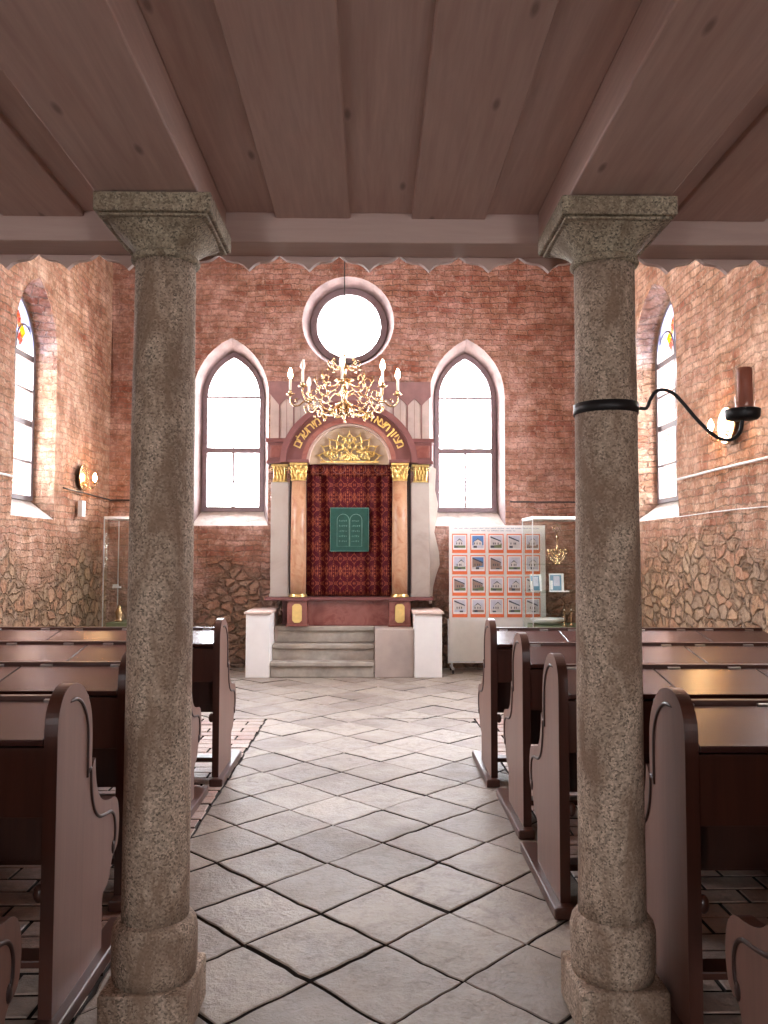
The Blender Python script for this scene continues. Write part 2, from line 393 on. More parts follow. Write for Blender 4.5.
# ------------------------------------------------------------------ walls
def arch_pts(uc, hw, zb, zs, za, n=10):
    """pointed arch outline counter-clockwise from bottom left"""
    h = za - zs; r = (hw * hw + h * h) / (2 * hw)
    pts = [(uc - hw, zb)]
    k = 4
    for i in range(1, k): pts.append((uc - hw + 2 * hw * i / k, zb))
    pts.append((uc + hw, zb))
    ns = 7
    for i in range(1, ns): pts.append((uc + hw, zb + (zs - zb) * i / ns))
    cx = uc + hw - r; amax = math.asin(min(1, h / r))
    for i in range(n + 1):
        a = amax * i / n; pts.append((cx + r * math.cos(a), zs + r * math.sin(a)))
    cx = uc - hw + r
    for i in range(n - 1, -1, -1):
        a = amax * i / n; pts.append((cx - r * math.cos(a), zs + r * math.sin(a)))
    for i in range(ns - 1, 0, -1): pts.append((uc - hw, zb + (zs - zb) * i / ns))
    return pts
def circ_pts(uc, zc, r, n=40): return [(uc + r * math.cos(2 * PI * i / n), zc + r * math.sin(2 * PI * i / n)) for i in range(n)]
def inside(p, poly):
    x, y = p; c = False; j = len(poly) - 1
    for i in range(len(poly)):
        xi, yi = poly[i]; xj, yj = poly[j]
        if (yi > y) != (yj > y) and x < (xj - xi) * (y - yi) / (yj - yi) + xi: c = not c
        j = i
    return c
def wall(name, u0, u1, z0, z1, fn, openings, mat, step=.09, thick=.5, rough=.018, rubble=1.5):
    mb = MB()
    def sheet(d, key, step, disp):
        pts = []; edges = []
        def addloop(poly):
            b = len(pts); pts.extend(Vector(p) for p in poly); n = len(poly)
            edges.extend((b + i, b + (i + 1) % n) for i in range(n))
        addloop([(u0, z0), (u1, z0), (u1, z1), (u0, z1)])
        for o in openings: addloop(o[key])
        nb = len(pts)
        if step:
            nu = int((u1 - u0) / step); nz = int((z1 - z0) / step)
            for i in range(1, nu):
                for j in range(1, nz):
                    p = (u0 + (u1 - u0) * (i + .5 * (j % 2)) / nu, z0 + (z1 - z0) * j / nz)
                    if any(inside(p, o[key]) for o in openings): continue
                    if any(min((p[0] - q[0]) ** 2 + (p[1] - q[1]) ** 2 for q in o[key]) < .0016 for o in openings): continue
                    if p[0] < u1 - .02: pts.append(Vector(p))
        vv, ee, ff, ov, oe, of = delaunay_2d_cdt(pts, edges, [], 0, 1e-6)
        out = []
        for k, p in enumerate(vv):
            dd = d
            if disp and min((p[0] - u0), (u1 - p[0])) > .05:
                q = Vector((p[0], p[1], d * 3 + u0))
                a = noise.fractal(q * 1.3, .8, 2.0, 3) * rough + noise.fractal(q * 6, .8, 2.0, 2) * rough * .55
                if p[1] < rubble + noise.noise(q) * .5:
                    a += (noise.voronoi(q * 5)[0][0] - .3) * .045
                dd = d + max(-.035, min(.05, a)) 
            out.append(fn(p[0], p[1], dd))
        faces = []
        for f in ff:
            c = sum((vv[i] for i in f), Vector((0, 0))) / len(f)
            if any(inside(c, o[key]) for o in openings): continue
            faces.append(tuple(f))
        mb.add(out, faces, mat, False)
    sheet(0, 'inner', step, True)
    sheet(thick, 'outer', 0, False)
    for o in openings:
        n = len(o['inner']); fd = o['depth']; rows = []
        K = 4
        for k in range(K + 1):
            t = k / K; row = []
            for i in range(n):
                a = o['inner'][i]; b = o['outer'][i]
                p = (a[0] + (b[0] - a[0]) * t, a[1] + (b[1] - a[1]) * t)
                j = 0 if k in (0, K) else noise.noise(Vector((p[0] * 9, p[1] * 9, k * 3.1))) * .012
                row.append(fn(p[0] + j, p[1] + j, fd * t))
            rows.append(row)
        rows.append([fn(p[0], p[1], thick) for p in o['outer']])
        nbm = o.get('nb', 0)
        for k in range(len(rows) - 1):
            vs = rows[k] + rows[k + 1]
            side = [(i, (i + 1) % n, n + (i + 1) % n, n + i) for i in range(n)]
            sill = side[:nbm]; rest = side[nbm:]
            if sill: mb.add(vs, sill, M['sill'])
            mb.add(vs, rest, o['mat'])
    o = mb.build(name); tag(o, kind='structure')
    bm = bmesh.new(); bm.from_mesh(o.data); bmesh.ops.remove_doubles(bm, verts=bm.verts, dist=.0005); bmesh.ops.recalc_face_normals(bm, faces=bm.faces); bm.to_mesh(o.data); bm.free()
    return o
def win_open(uc, zb_i=1.99, zb_o=2.2, hwi=.54, hwo=.45, zs=3.85, zai=4.68, zao=4.53, mat='reveal_plaster', depth=.25):
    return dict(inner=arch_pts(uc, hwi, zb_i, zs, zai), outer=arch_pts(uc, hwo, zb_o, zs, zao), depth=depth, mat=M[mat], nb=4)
back_open = [win_open(-2.02), win_open(1.35),
             dict(inner=circ_pts(-.355, 4.925, .66), outer=circ_pts(-.350, 4.92, .56), depth=.25, mat=M['reveal_plaster'])]
wb = wall('wall_back', XL - .05, XR + .05, 0, ZC, lambda u, z, d: (u, YB + d, z), back_open, M['wall_back'])
# mirrored outlines on the side walls
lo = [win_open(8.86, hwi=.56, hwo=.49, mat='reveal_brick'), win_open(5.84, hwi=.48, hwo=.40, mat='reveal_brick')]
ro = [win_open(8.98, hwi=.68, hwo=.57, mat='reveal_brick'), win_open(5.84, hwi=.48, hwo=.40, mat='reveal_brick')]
wall('wall_left', YR, YB + .05, 0, ZC, lambda u, z, d: (XL - d, u, z), lo, M['wall_side'])
wall('wall_right', YR, YB + .05, 0, ZC, lambda u, z, d: (XR + d, u, z), ro, M['wall_side'])
added_rear_open = [win_open(u, 1.0, 1.1, .42, .34, 2.0, 2.45, 2.35) for u in (-2.0, 1.5)]  # openings added in the unseen rear wall to light the column fronts
wall('wall_rear', XL - .05, XR + .05, 0, ZC, lambda u, z, d: (u, YR - d, z), added_rear_open, M['wall_back'], step=.25)
mb = MB(); mb.box(XL - .5, XR + .5, YR - .5, YB + .5, ZC, ZC + .25, M['ceil']); tag(mb.build('ceiling'), kind='structure')

# peeling plaster beside the ark and pale plaster around the openings
mb = MB()
pp = [(.80, 2.85), (.90, 2.80), (.885, 2.5), (.93, 2.3), (.90, 2.05), (.875, 1.9), (.94, 1.62), (.95, 1.45), (.90, 1.3), (.86, 1.15), (.84, .9), (.80, .9)]
mb.prism(pp, 0, .03, M['plaster'], lambda u, v, d: (u, YB - .055 + d, v)); pass
o = mb.build('plaster_patch', wb); o.matrix_parent_inverse = Matrix()

# ------------------------------------------------------------------ windows
def strip(mb, pts, w, fn, d0, d1, m, closed=True):
    """band of width w inside an outline"""
    n = len(pts); c = (sum(p[0] for p in pts) / n, sum(p[1] for p in pts) / n); inn = []
    for i in range(n):
        a = Vector(pts[(i - 1) % n]); b = Vector(pts[i]); d = Vector(pts[(i + 1) % n])
        t1 = (b - a).normalized(); t2 = (d - b).normalized(); n1 = Vector((-t1.y, t1.x)); n2 = Vector((-t2.y, t2.x))
        nn = (n1 + n2); nn = nn / max(.25, nn.length_squared) * 2
        inn.append(tuple(b + nn * w))
    vs = [fn(p[0], p[1], d0) for p in pts] + [fn(p[0], p[1], d0) for p in inn] + [fn(p[0], p[1], d1) for p in pts] + [fn(p[0], p[1], d1) for p in inn]
    fs = []
    for i in range(n):
        j = (i + 1) % n
        fs += [(i, j, n + j, n + i), (2 * n + i, 3 * n + i, 3 * n + j, 2 * n + j), (n + i, n + j, 3 * n + j, 3 * n + i), (i, 2 * n + i, 2 * n + j, j)]
    mb.add(vs, fs, m)
    return inn
wn = [0]
def window(uc, fn, fm, stained, hw=.45, zb=2.2, zs=3.85, za=4.53, loc=(0, 0, 0), center=True, shallow=False):
    wn[0] += 1
    root = empty('window_%d' % wn[0], loc, kind='structure')
    pts = arch_pts(uc, hw, zb, zs, za); mb = MB(); d = .25
    inn = strip(mb, pts, .075 if not stained else .055, fn, d - .03, d + .05, fm)
    def hbar(z, w): mb.prism([(uc - hw + .02, z - w), (uc + hw - .02, z - w), (uc + hw - .02, z + w), (uc - hw + .02, z + w)], d - .02, d + .04, fm, fn)
    def vbar(u, z0, z1, w): mb.prism([(u - w, z0), (u + w, z0), (u + w, z1), (u - w, z1)], d - .01, d + .03, fm, fn)
    if not shallow:
        zt = zb + (zs - zb) * .54
        if stained:
            hbar(zt, .035); hbar(zs, .035); hbar((zb + zt) / 2, .014); hbar((zt + zs) / 2, .014); vbar(uc, zb, za - .05, .018)
            # tracery: two small arches and a lozenge
            for sgn in (-1, 1):
                c = uc + sgn * hw * .48
                mb.tube([fn(c + hw * .45 * math.cos(a), zs + .36 * math.sin(a) ** .8 if a not in (0, PI) else zs, d) for a in [PI * i / 10 for i in range(11)]], .014, fm, 6)
        else:
            hbar(zt, .04); hbar(zs + .02, .016); vbar(uc, zb, zt, .016); vbar(uc, zt, zt + .30, .006)
            hbar((zb + zt) / 2, .006)
    mb.build('window_frame', root, bevel=.004, segs=1)
    g = MB()
    if stained:
        lowp = [p for p in inn if p[1] <= zs + 1e-6]; top = [p for p in inn if p[1] >= zs - 1e-6]
        g.prism(lowp, d + .012, d + .018, M['glass'], fn)
        g.prism(top, d + .012, d + .014, M['st_blue'], fn)
        cols = ['st_red', 'st_yellow', 'st_orange', 'st_red', 'st_yellow', 'st_blue']
        for k in range(9):
            a = PI * (k + .5) / 9; cx = uc + .22 * math.cos(a) * (1 if k % 2 else .6); cz = zs + .12 + .30 * math.sin(a)
            g.prism([(cx - .075, cz), (cx, cz - .085), (cx + .075, cz), (cx, cz + .085)], d + .004, d + .006, M[cols[k % 6]], fn)
    else:
        g.prism(inn, d + .012, d + .018, M['glass'], fn)
    g.build('glass_pane', root)
bf = lambda u, z, d: (u, YB + d, z)
lf = lambda u, z, d: (XL - d, u, z)
rf = lambda u, z, d: (XR + d, u, z)
window(-2.02, bf, M['frame_flare'], False, loc=(-2.02, YB, 2.2))
window(1.35, bf, M['frame_flare'], False, loc=(1.35, YB, 2.2))
# round window
wn[0] += 1
root = empty('window_%d' % wn[0], (-.35, YB, 4.36), kind='structure'); mb = MB()
cp = circ_pts(-.35, 4.92, .56); inn = strip(mb, cp, .095, bf, .2, .3, M['frame_flare'])
mb.build('window_frame', root); g = MB(); g.prism(inn, .25, .256, M['glass'], bf); g.build('glass_pane', root)
for fn, ys in ((lf, ((8.86, .49), (5.84, .40))), (rf, ((8.98, .57), (5.84, .40)))):
    for y, hw_ in ys: window(y, fn, M['frame'], True, hw=hw_, loc=(fn(0, 0, 0)[0], y, 2.2))

for u in (-2.0, 1.5): window(u, lambda a, z, d: (a, YR - d, z), M['frame'], False, hw=.34, zb=1.1, zs=2.0, za=2.35, loc=(u, YR, 1.1), shallow=True)  # unseen rear windows, added so columns and soffit get light from behind

# ------------------------------------------------------------------ floor
def clip(poly, a, b, c):
    """keep a*x+b*y<=c"""
    out = []
    for i in range(len(poly)):
        p = poly[i]; q = poly[(i + 1) % len(poly)]
        dp = a * p[0] + b * p[1] - c; dq = a * q[0] + b * q[1] - c
        if dp <= 0: out.append(p)
        if (dp < 0) != (dq < 0) and dp != dq:
            t = dp / (dp - dq); out.append((p[0] + (q[0] - p[0]) * t, p[1] + (q[1] - p[1]) * t))
    return out
def area(p): return .5 * sum(p[i][0] * p[(i + 1) % len(p)][1] - p[(i + 1) % len(p)][0] * p[i][1] for i in range(len(p)))
fv, ff, fm_, ft = [], [], [], []
side_faces = set()
def stone(poly, gap, bev, hj, br, jit=.004, seg=.09):
    if len(poly) < 3: return
    if area(poly) < 0: poly = poly[::-1]
    if area(poly) < .004: return
    P = [Vector(p) for p in poly]
    def inset(P, w):
        n = len(P); out = []
        for i in range(n):
            a, b, d = P[i - 1], P[i], P[(i + 1) % n]
            t1 = (b - a); t2 = (d - b)
            if t1.length < 1e-5 or t2.length < 1e-5: out.append(b.copy()); continue
            t1.normalize(); t2.normalize(); nn = Vector((-t1.y - t2.y, t1.x + t2.x)); out.append(b + nn / max(.4, nn.length_squared) * 2 * w)
        return out
    P = inset(P, gap)
    Q = []
    for i in range(len(P)):
        a = P[i]; b = P[(i + 1) % len(P)]; k = max(1, int((b - a).length / seg))
        for j in range(k):
            p = a.lerp(b, j / k); w = noise.noise_vector(Vector((p.x * 11, p.y * 11, 3))) * jit
            Q.append(p + Vector((w.x, w.y)))
    # round the corners a touch by inset
    T = inset(Q, bev)
    z0 = random.uniform(-hj, hj) * .5; tx = random.uniform(-1, 1) * hj * 2; ty = random.uniform(-1, 1) * hj * 2
    c = sum(T, Vector((0, 0))) / len(T); n = len(Q); b = len(fv)
    tint = random.random()
    for q in Q: fv.append((q.x, q.y, -.022))
    for q in Q:
        m_ = q.lerp(T[len(fv) - b - n], .45); fv.append((m_.x, m_.y, z0 + (m_.x - c.x) * tx + (m_.y - c.y) * ty - .004))
    for q in T: fv.append((q.x, q.y, z0 + (q.x - c.x) * tx + (q.y - c.y) * ty))
    fv.append((c.x, c.y, z0 + .001))
    for i in range(n):
        j = (i + 1) % n
        side_faces.add(len(ff)); ff.append((b + i, b + j, b + n + j, b + n + i)); ff.append((b + n + i, b + n + j, b + 2 * n + j, b + 2 * n + i)); ff.append((b + 2 * n + i, b + 2 * n + j, b + 3 * n))
    ft.extend([(tint, br, 0, 1)] * (3 * n))
al = .7881; S = .40846; a0, b0 = .0587, 3.3752
sa, ca = math.sin(al), math.cos(al)
XA, XB, YE = -1.02, 1.0, 7.87
for i in range(-28, 40):
    for j in range(-28, 40):
        def P(u, v): return (a0 + S * (u * sa - v * ca), b0 + S * (u * ca + v * sa))
        q = [P(i, j), P(i + 1, j), P(i + 1, j + 1), P(i, j + 1)]
        cxm = sum(p[0] for p in q) / 4; cym = sum(p[1] for p in q) / 4
        if not (-4.2 < cxm < 3.7 and -4 < cym < 11.8): continue
        regs = [[(1, 0, XB), (-1, 0, -XA), (0, 1, YE), (0, -1, 3.4)], [(1, 0, XR), (-1, 0, -XL), (0, -1, -YE), (0, 1, YB)]]
        for rg in regs:
            p = q
            for (a, b, c) in rg:
                p = clip(p, a, b, c)
                if len(p) < 3: break
            if len(p) >= 3: stone(p, random.uniform(.001, .0042), random.uniform(.006, .012), .005, 0.0, .012, .06)
bw, bh = .30, .148
for (xa, xb) in ((XL, XA), (XB, XR)):
    y = YR; row = 0
    while y < YE:
        x = xa - (.15 if row % 2 else 0)
        while x < xb:
            p = [(max(x, xa), y), (min(x + bw, xb), y), (min(x + bw, xb), min(y + bh, YE)), (max(x, xa), min(y + bh, YE))]
            if p[1][0] - p[0][0] > .03: stone(p, .004, .008, .004, 1.0, .004, .12)
            x += bw
        y += bh; row += 1
nf = len(ff); b = len(fv)
fv += [(XL - .5, YR - .5, -.016), (XR + .5, YR - .5, -.016), (XR + .5, YB + .5, -.016), (XL - .5, YB + .5, -.016)]
ff.append((b, b + 1, b + 2, b + 3)); ft.append((0, 0, 0, 1))
me = bpy.data.meshes.new('floor'); me.from_pydata(fv, [], ff); me.materials.append(M['floor']); me.materials.append(M['joint'])
me.polygons[nf].material_index = 1
for p in me.polygons:
    if p.index < nf and p.index in side_faces: p.material_index = 1
ca_ = me.color_attributes.new('tint', 'FLOAT_COLOR', 'CORNER')
for p in me.polygons:
    for li in p.loop_indices: ca_.data[li].color = ft[p.index]
bm = bmesh.new(); bm.from_mesh(me); bmesh.ops.recalc_face_normals(bm, faces=bm.faces); bm.to_mesh(me); bm.free()
for p in me.polygons:
    if p.normal.z < -.3: p.flip()
fo = bpy.data.objects.new('floor', me); C.objects.link(fo); tag(fo, kind='structure')

# ------------------------------------------------------------------ gallery underside
SOF = 2.975
mb = MB(); mb.box(XL, XR, YR, 3.36, SOF + .05, SOF + .2, M['beamx']); tag(mb.build('ceiling_slab'), kind='structure')
ceiling_boards = MB()
edges = [-.592, -.382, -.104, .167, .444, .669]
def brd(x0, x1, low, y0=YR, y1=3.176): ceiling_boards.box(x0, x1, y0, y1, SOF - (.022 if low else 0), SOF + .05, M['board'])
for k in range(5): brd(edges[k] - (.012 if k % 2 == 1 else 0), edges[k + 1] + (.012 if k % 2 == 1 else 0), k % 2 == 1)
x = -.93; low = False
for w in (.247, .30, .26, .31, .28, .30, .27, .31, .29, .27):
    if x - w < XL: w = x - XL
    if w > .02: brd(x - w - (.012 if low else 0), x + (.012 if low else 0), low)
    x -= w; low = not low
x = 1.01; low = False
for w in (.21, .36, .28, .30, .27, .31, .28, .30):
    if x + w > XR: w = XR - x
    if w > .02: brd(x - (.012 if low else 0), x + w + (.012 if low else 0), low)
    x += w; low = not low
tag(ceiling_boards.build('ceiling_boards', bevel=.004, segs=1), kind='structure')
for (x0, x1) in ((-.945, -.592), (.669, 1.02)):
    mb = MB(); mb.box(x0, x1, YR, 3.17, 2.822, SOF + .04, M['board']); tag(mb.build('ceiling_beam', bevel=.006), kind='structure')
mb = MB(); mb.box(XL, XR, 3.178, 3.34, 2.856, SOF + .05, M['beamx']); tag(mb.build('ceiling_crossbeam', bevel=.005), kind='structure')
# scalloped valance board
poly = [(XL, 3.1)]; per = .2553; x = .111 - per * 17
low_, hi_ = 2.806, 2.843
poly2 = []
while x < XR + per:
    # small raised point at x, then a lobe hanging between
    for t, z in ((0, 2.868), (.04, 2.858), (.12, 2.843), (.22, 2.836), (.32, 2.834), (.41, 2.822), (.5, 2.799), (.59, 2.822), (.68, 2.834), (.78, 2.836), (.88, 2.843), (.96, 2.858)):
        poly2.append((x + t * per, z))
    x += per
poly2 = [(max(XL, min(XR, p[0])), p[1]) for p in poly2 if XL - .01 < p[0] < XR + .01]
poly = [(XL, 3.12)] + [(XL, 2.83)] + [p for p in poly2 if XL + .005 < p[0] < XR - .005] + [(XR, 2.83), (XR, 3.12)]
mb = MB(); mb.prism(poly, 3.342, 3.368, M['beamx'], lambda u, v, d: (u, d, v)); tag(mb.build('trim_1'), kind='structure')

# ------------------------------------------------------------------ stone columns
def stone_column(cx, label):
    cy = 2.845; root = empty('stone_column', (cx, cy, 0), label, 'column', 'stone columns carrying the gallery', 'thing')
    rnd = lambda p: p
    mb = MB(); w = .149
    mb.box(cx - w, cx + w, cy - w, cy + w, .001, .16, M['granite']); mb.build('plinth', root, bevel=.012)
    mb = MB(); prof = [(.139, .16), (.144, .20), (.144, .31), (.138, .335), (.127, .350), (.118, .356)]
    mb.lathe(prof, cx, cy, 0, M['granite'], 40); mb.build('base_drum', root)
    mb = MB(); prof = []
    for k in range(25):
        t = k / 24; z = .35 + t * (2.635 - .35); prof.append((.1145 - .009 * t + .0015 * math.sin(t * PI) + noise.noise(Vector((cx * 5, 0, z * 4))) * .0015, z))
    mb.lathe(prof, cx, cy, 0, M['granite'], 40); mb.build('shaft', root)
    mb = MB(); mb.lathe([(.106, 2.63), (.120, 2.635), (.122, 2.65), (.108, 2.662)], cx, cy, 0, M['granite_dark'], 40)
    # bell turning from round to square
    rows = []
    n = 40
    for k in range(8):
        t = k / 7; z = 2.655 + t * .095; r = .108 + .075 * t ** 1.5
        row = []
        for i in range(n):
            a = 2 * PI * (i + .5) / n; c, s_ = math.cos(a), math.sin(a)
            sq = 1 / max(abs(c), abs(s_)); q = 1 + (sq - 1) * t ** 1.2 * .96
            row.append((cx + r * q * c, cy + r * q * s_, z))
        rows.append(row)
    vs = [p for r in rows for p in r]; fs = [(k * n + i, k * n + (i + 1) % n, (k + 1) * n + (i + 1) % n, (k + 1) * n + i) for k in range(7) for i in range(n)]
    fs += [tuple(range(7 * n, 8 * n)), tuple(reversed(range(n)))]
    mb.add(vs, fs, M['granite_dark'], True)
    mb.box(cx - .198, cx + .198, cy - .198, cy + .198, 2.752, 2.818, M['granite_dark'])
    mb.box(cx - .185, cx + .185, cy - .185, cy + .185, 2.740, 2.752, M['granite_dark'])
    mb.build('capital', root, bevel=.007)
    return root
stone_column(-.7455, 'plain speckled granite column without any fitting, left of the aisle')
rc_ = stone_column(.838, 'speckled granite column with an iron strap and candle bracket, right of the aisle')

def sp3(p, k=4):
    out = []
    for i in range(len(p) - 1):
        a = Vector(p[max(0, i - 1)]); b = Vector(p[i]); c = Vector(p[i + 1]); d = Vector(p[min(len(p) - 1, i + 2)])
        for j in range(k):
            t = j / k; out.append(tuple(.5 * ((2 * b) + (c - a) * t + (2 * a - 5 * b + 4 * c - d) * t * t + (3 * b - a - 3 * c + d) * t ** 3)))
    out.append(tuple(p[-1])); return out
# iron bracket with candle
cx, cy = .838, 2.845
br = empty('candle_bracket', (cx, cy, 2.1), 'curved black iron arm with candle dish strapped to the granite column', 'candle holder')
mb = MB(); mb.lathe([(.1105, 2.098), (.1142, 2.098), (.1142, 2.136), (.1105, 2.136)], cx, cy, 0, M['iron'], 40, caps=False); mb.build('strap', br)
mb = MB(); Y = 2.80
P2 = [(.945, 2.116), (.970, 2.117), (.985, 2.15), (1.005, 2.176), (1.035, 2.182), (1.068, 2.168), (1.10, 2.135), (1.15, 2.075), (1.20, 2.027), (1.24, 2.005), (1.275, 2.008), (1.30, 2.03), (1.308, 2.06), (1.312, 2.085)]
mb.tube([(p[0], Y, p[1]) for p in sp3(P2)], .0065, M['iron'], 8)
mb.build('arm', br)
mb = MB(); mb.lathe([(.0, 2.075), (.05, 2.077), (.058, 2.085), (.060, 2.112), (.056, 2.114), (.053, 2.088), (0, 2.085)], 1.312, Y, 0, M['iron'], 28, caps=False); mb.build('dish', br)
cd = MB(); cd.lathe([(.0, 2.0885), (.025, 2.089), (.0255, 2.255), (.022, 2.262), (.0, 2.263)], 1.322, Y, 0, M['redcandle'], 24, caps=False); cd = cd.build('red_candle'); tag(cd, 'thick red candle standing in the iron dish beside the column', 'candle')
gl = MB(); gl.lathe([(.034, 2.0905), (.034, 2.272), (.032, 2.272), (.032, 2.0905)], 1.322, Y, 0, M['tube_glass'], 28, caps=False); gl = gl.build('glass_cylinder'); tag(gl, 'clear glass cylinder standing around the red candle', 'candle glass')

# ------------------------------------------------------------------ pews
PROF = [(0, .05), (0, .98), (.006, 1.04), (.025, 1.082), (.055, 1.112), (.095, 1.130), (.14, 1.135), (.19, 1.128), (.24, 1.108), (.285, 1.07), (.32, 1.02), (.338, .96), (.343, .88), (.343, .79), (.362, .805), (.382, .815), (.386, .77), (.398, .72), (.42, .675), (.455, .64), (.50, .618), (.56, .604), (.615, .598), (.652, .58), (.676, .545), (.688, .49), (.684, .43), (.672, .393), (.645, .372), (.612, .362), (.59, .33), (.572, .295), (.548, .272), (.50, .258), (.49, .235), (.49, .05)]
MOUL = [(.11, 1.075), (.16, 1.078), (.21, 1.06), (.255, 1.02), (.285, .96), (.292, .89), (.292, .765)]
MOUL2 = [(.292, .765), (.325, .79), (.332, .735), (.350, .665), (.385, .610), (.44, .575), (.51, .560), (.575, .550), (.612, .525), (.630, .48), (.628, .43), (.614, .405)]
def smooth_path(p, k=3):
    out = []
    for i in range(len(p) - 1):
        a = Vector(p[max(0, i - 1)]); b = Vector(p[i]); c = Vector(p[i + 1]); d = Vector(p[min(len(p) - 1, i + 2)])
        for j in range(k):
            t = j / k
            out.append(tuple(.5 * ((2 * b) + (c - a) * t + (2 * a - 5 * b + 4 * c - d) * t * t + (3 * b - a - 3 * c + d) * t ** 3)))
    out.append(tuple(p[-1])); return out
def make_pew(side, length, label):
    """side=+1: pew runs to +x from its aisle end (aisle at -x); origin at near foot of the aisle end panel"""
    s = side
    root = empty('wooden_pew', (0, 0, 0), label, 'pew', 'dark wooden pews in two blocks')
    t = .046
    fx = lambda a: a * s
    def bx(mb, x0, x1, y0, y1, z0, z1, m): mb.box(min(fx(x0), fx(x1)), max(fx(x0), fx(x1)), y0, y1, z0, z1, m)
    mb = MB()
    mb.prism([PROF[0]] + smooth_path(PROF[1:15], 3) + smooth_path(PROF[15:-2], 3) + PROF[-2:], -t / 2, t / 2, M['pew_side_sheen'], lambda u, v, d: (d, u, v), M['pew'])
    ep = mb.build('end_panel', root, bevel=.006)
    mb = MB()
    f = -s * (t / 2 + .000)
    for path in (MOUL, MOUL2):
        pth = smooth_path(path); mb.tube([(f, p[0], p[1]) for p in pth], [.002, .004] + [.0075] * (len(pth) - 2), M['groove'], 6)
    mb.ball((f, .612, .395), .017, M['groove'], 10, (.5, 1, 1.6))
    mb.build('moulding', ep)
    mb = MB(); bx(mb, -.062, .030, -.06, .76, .001, .052, M['pew']); mb.build('runner', root, bevel=.008)
    # desk box
    mb = MB(); bx(mb, t / 2, length, .03, .052, .70, .935, M['pew']); mb.build('apron', root, bevel=.003)
    n = 4; lw = (length - t / 2) / n
    for k in range(n):
        mb = MB(); x0 = t / 2 + k * lw + .003; x1 = t / 2 + (k + 1) * lw - .003
        ang = math.atan2(.065, .39); T = Matrix.Translation((0, 0, .947)) @ Matrix.Rotation(ang, 4, 'X')
        mb.box(min(fx(x0), fx(x1)), max(fx(x0), fx(x1)), 0, .388, 0, .022, M['pew_top'], T)
        ld = mb.build('desk_lid', root, bevel=.004)
        for hx in (x0 + lw * .2, x1 - lw * .2):
            mb = MB(); mb.box(fx(hx) - .03, fx(hx) + .03, .378, .392, .0225, .028, M['steel'], T)
            tag(mb.build('hinge', ld), 'small steel hinge')
    mb = MB(); bx(mb, t / 2, length, .395, .42, .42, 1.03, M['pew']); bx(mb, t / 2, length, .388, .428, 1.028, 1.048, M['pew']); mb.build('backrest', root, bevel=.004)
    mb = MB(); bx(mb, t / 2, length, .425, .80, .43, .46, M['pew']); mb.build('seat', root, bevel=.008)
    mb = MB(); bx(mb, t / 2, length, .24, .34, .095, .125, M['pew']); mb.build('footrest', root, bevel=.006)
    for k in (.55, 1.0):
        mb = MB(); xx = length * k
        mb.prism([(.10, .001), (.46, .001), (.46, .43), (.78, .43), (.70, .40), (.52, .30), (.48, .001), (.72, .001), (.72, .04), (.5, .04), (.46, .95), (.40, .95), (.40, .5), (.10, .1)] if False else [(.20, .001), (.72, .001), (.66, .06), (.55, .09), (.55, .25), (.70, .40), (.74, .43), (.422, .43), (.395, .5), (.395, .94), (.055, .90), (.055, .71), (.33, .52), (.34, .09), (.22, .06)],
                 -.018, .018, M['pew'], lambda u, v, d: (fx(xx - .02) + d, u, v)); mb.build('support', root, bevel=.004)
    mb = MB(); mb.ball((s * (t / 2 + .012), .018, .455), .020, M['pew'], 12, (1, 1, 1.6)); mb.build('knob', root)
    return root
Ls = [(-1.085, 5.65), (-1.15, 4.69), (-1.145, 3.73), (-1.085, 2.76), (-1.015, 1.66)]
Rs = [(.85, 5.62), (.885, 4.62), (.862, 3.63), (1.052, 2.655), (1.035, 1.65)]
ordl = ['front row, nearest the ark', 'second row from the ark', 'third row from the ark', 'fourth from ark, by the granite column', 'nearest row, only its curved arm showing']
pl_, pr_ = None, None
for i in range(5):
    x, y = Ls[i]
    if i == 0: pl_ = o = make_pew(-1, 2.42, '')
    else: o = copy_tree(pl_)
    o.location = (x, y, 0); o['label'] = 'dark wooden pew on the left of the aisle, ' + ordl[i].replace('granite', 'bare')
    x, y = Rs[i]
    if i == 0: pr_ = o = make_pew(1, 2.08, '')
    else: o = copy_tree(pr_)
    o.location = (x, y, 0); o['label'] = 'dark wooden pew on the right of the aisle, ' + ordl[i].replace('granite', 'strapped')

# ------------------------------------------------------------------ platform, steps, parapets
mb = MB(); mb.box(.034, .543, 10.44, 11.25, .001, .62, M['grey_plaster']); mb.box(-1.315, .03, 10.90, 11.25, .001, .62, M['grey_plaster'])
tag(mb.build('stone_platform', bevel=.006), 'low grey plastered platform under the torah ark', 'platform')
st = empty('stone_steps', (-.64, 10.65, 0), 'flight of three worn stone steps leading up to the ark', 'steps')
for k in range(3):
    mb = MB(); y0 = 10.44 + k * .225; z = .2 * (k + 1) + (.005 if k == 2 else 0)
    mb.box(-1.318 , .028, y0 - .025, y0 + .20, z - .055, z, M['step']); mb.box(-1.318, .024, y0, y0 + .20, .001, z - .055, M['step']) 
    if k == 2: mb = MB(); mb.box(-1.27, .028, y0 - .03, 10.888, .56, .622, M['step']); mb.box(-1.27, .024, y0 - .002, 10.888, .41, .56, M['step'])
    mb.build('step', st, bevel=.010)
def parapet(x0, x1, label):
    p = empty('white_parapet', ((x0 + x1) / 2, 10.8, 0), label, 'parapet', 'white parapets flanking the steps')
    mb = MB(); mb.box(x0, x1, 10.42, 11.25, .001, .815, M['white_plaster']); mb.build('body', p, bevel=.006)
    mb = MB(); mb.box(x0 - .025, x1 + .025, 10.395, 11.25, .817, .848, M['cap_stone']); tag(mb.build('cap', p, bevel=.008), 'pinkish stone cap')
parapet(-1.63, -1.322, 'white plastered parapet wall left of the stone steps'); parapet(.548, .905, 'white plastered parapet wall right of the platform, by the photo board')

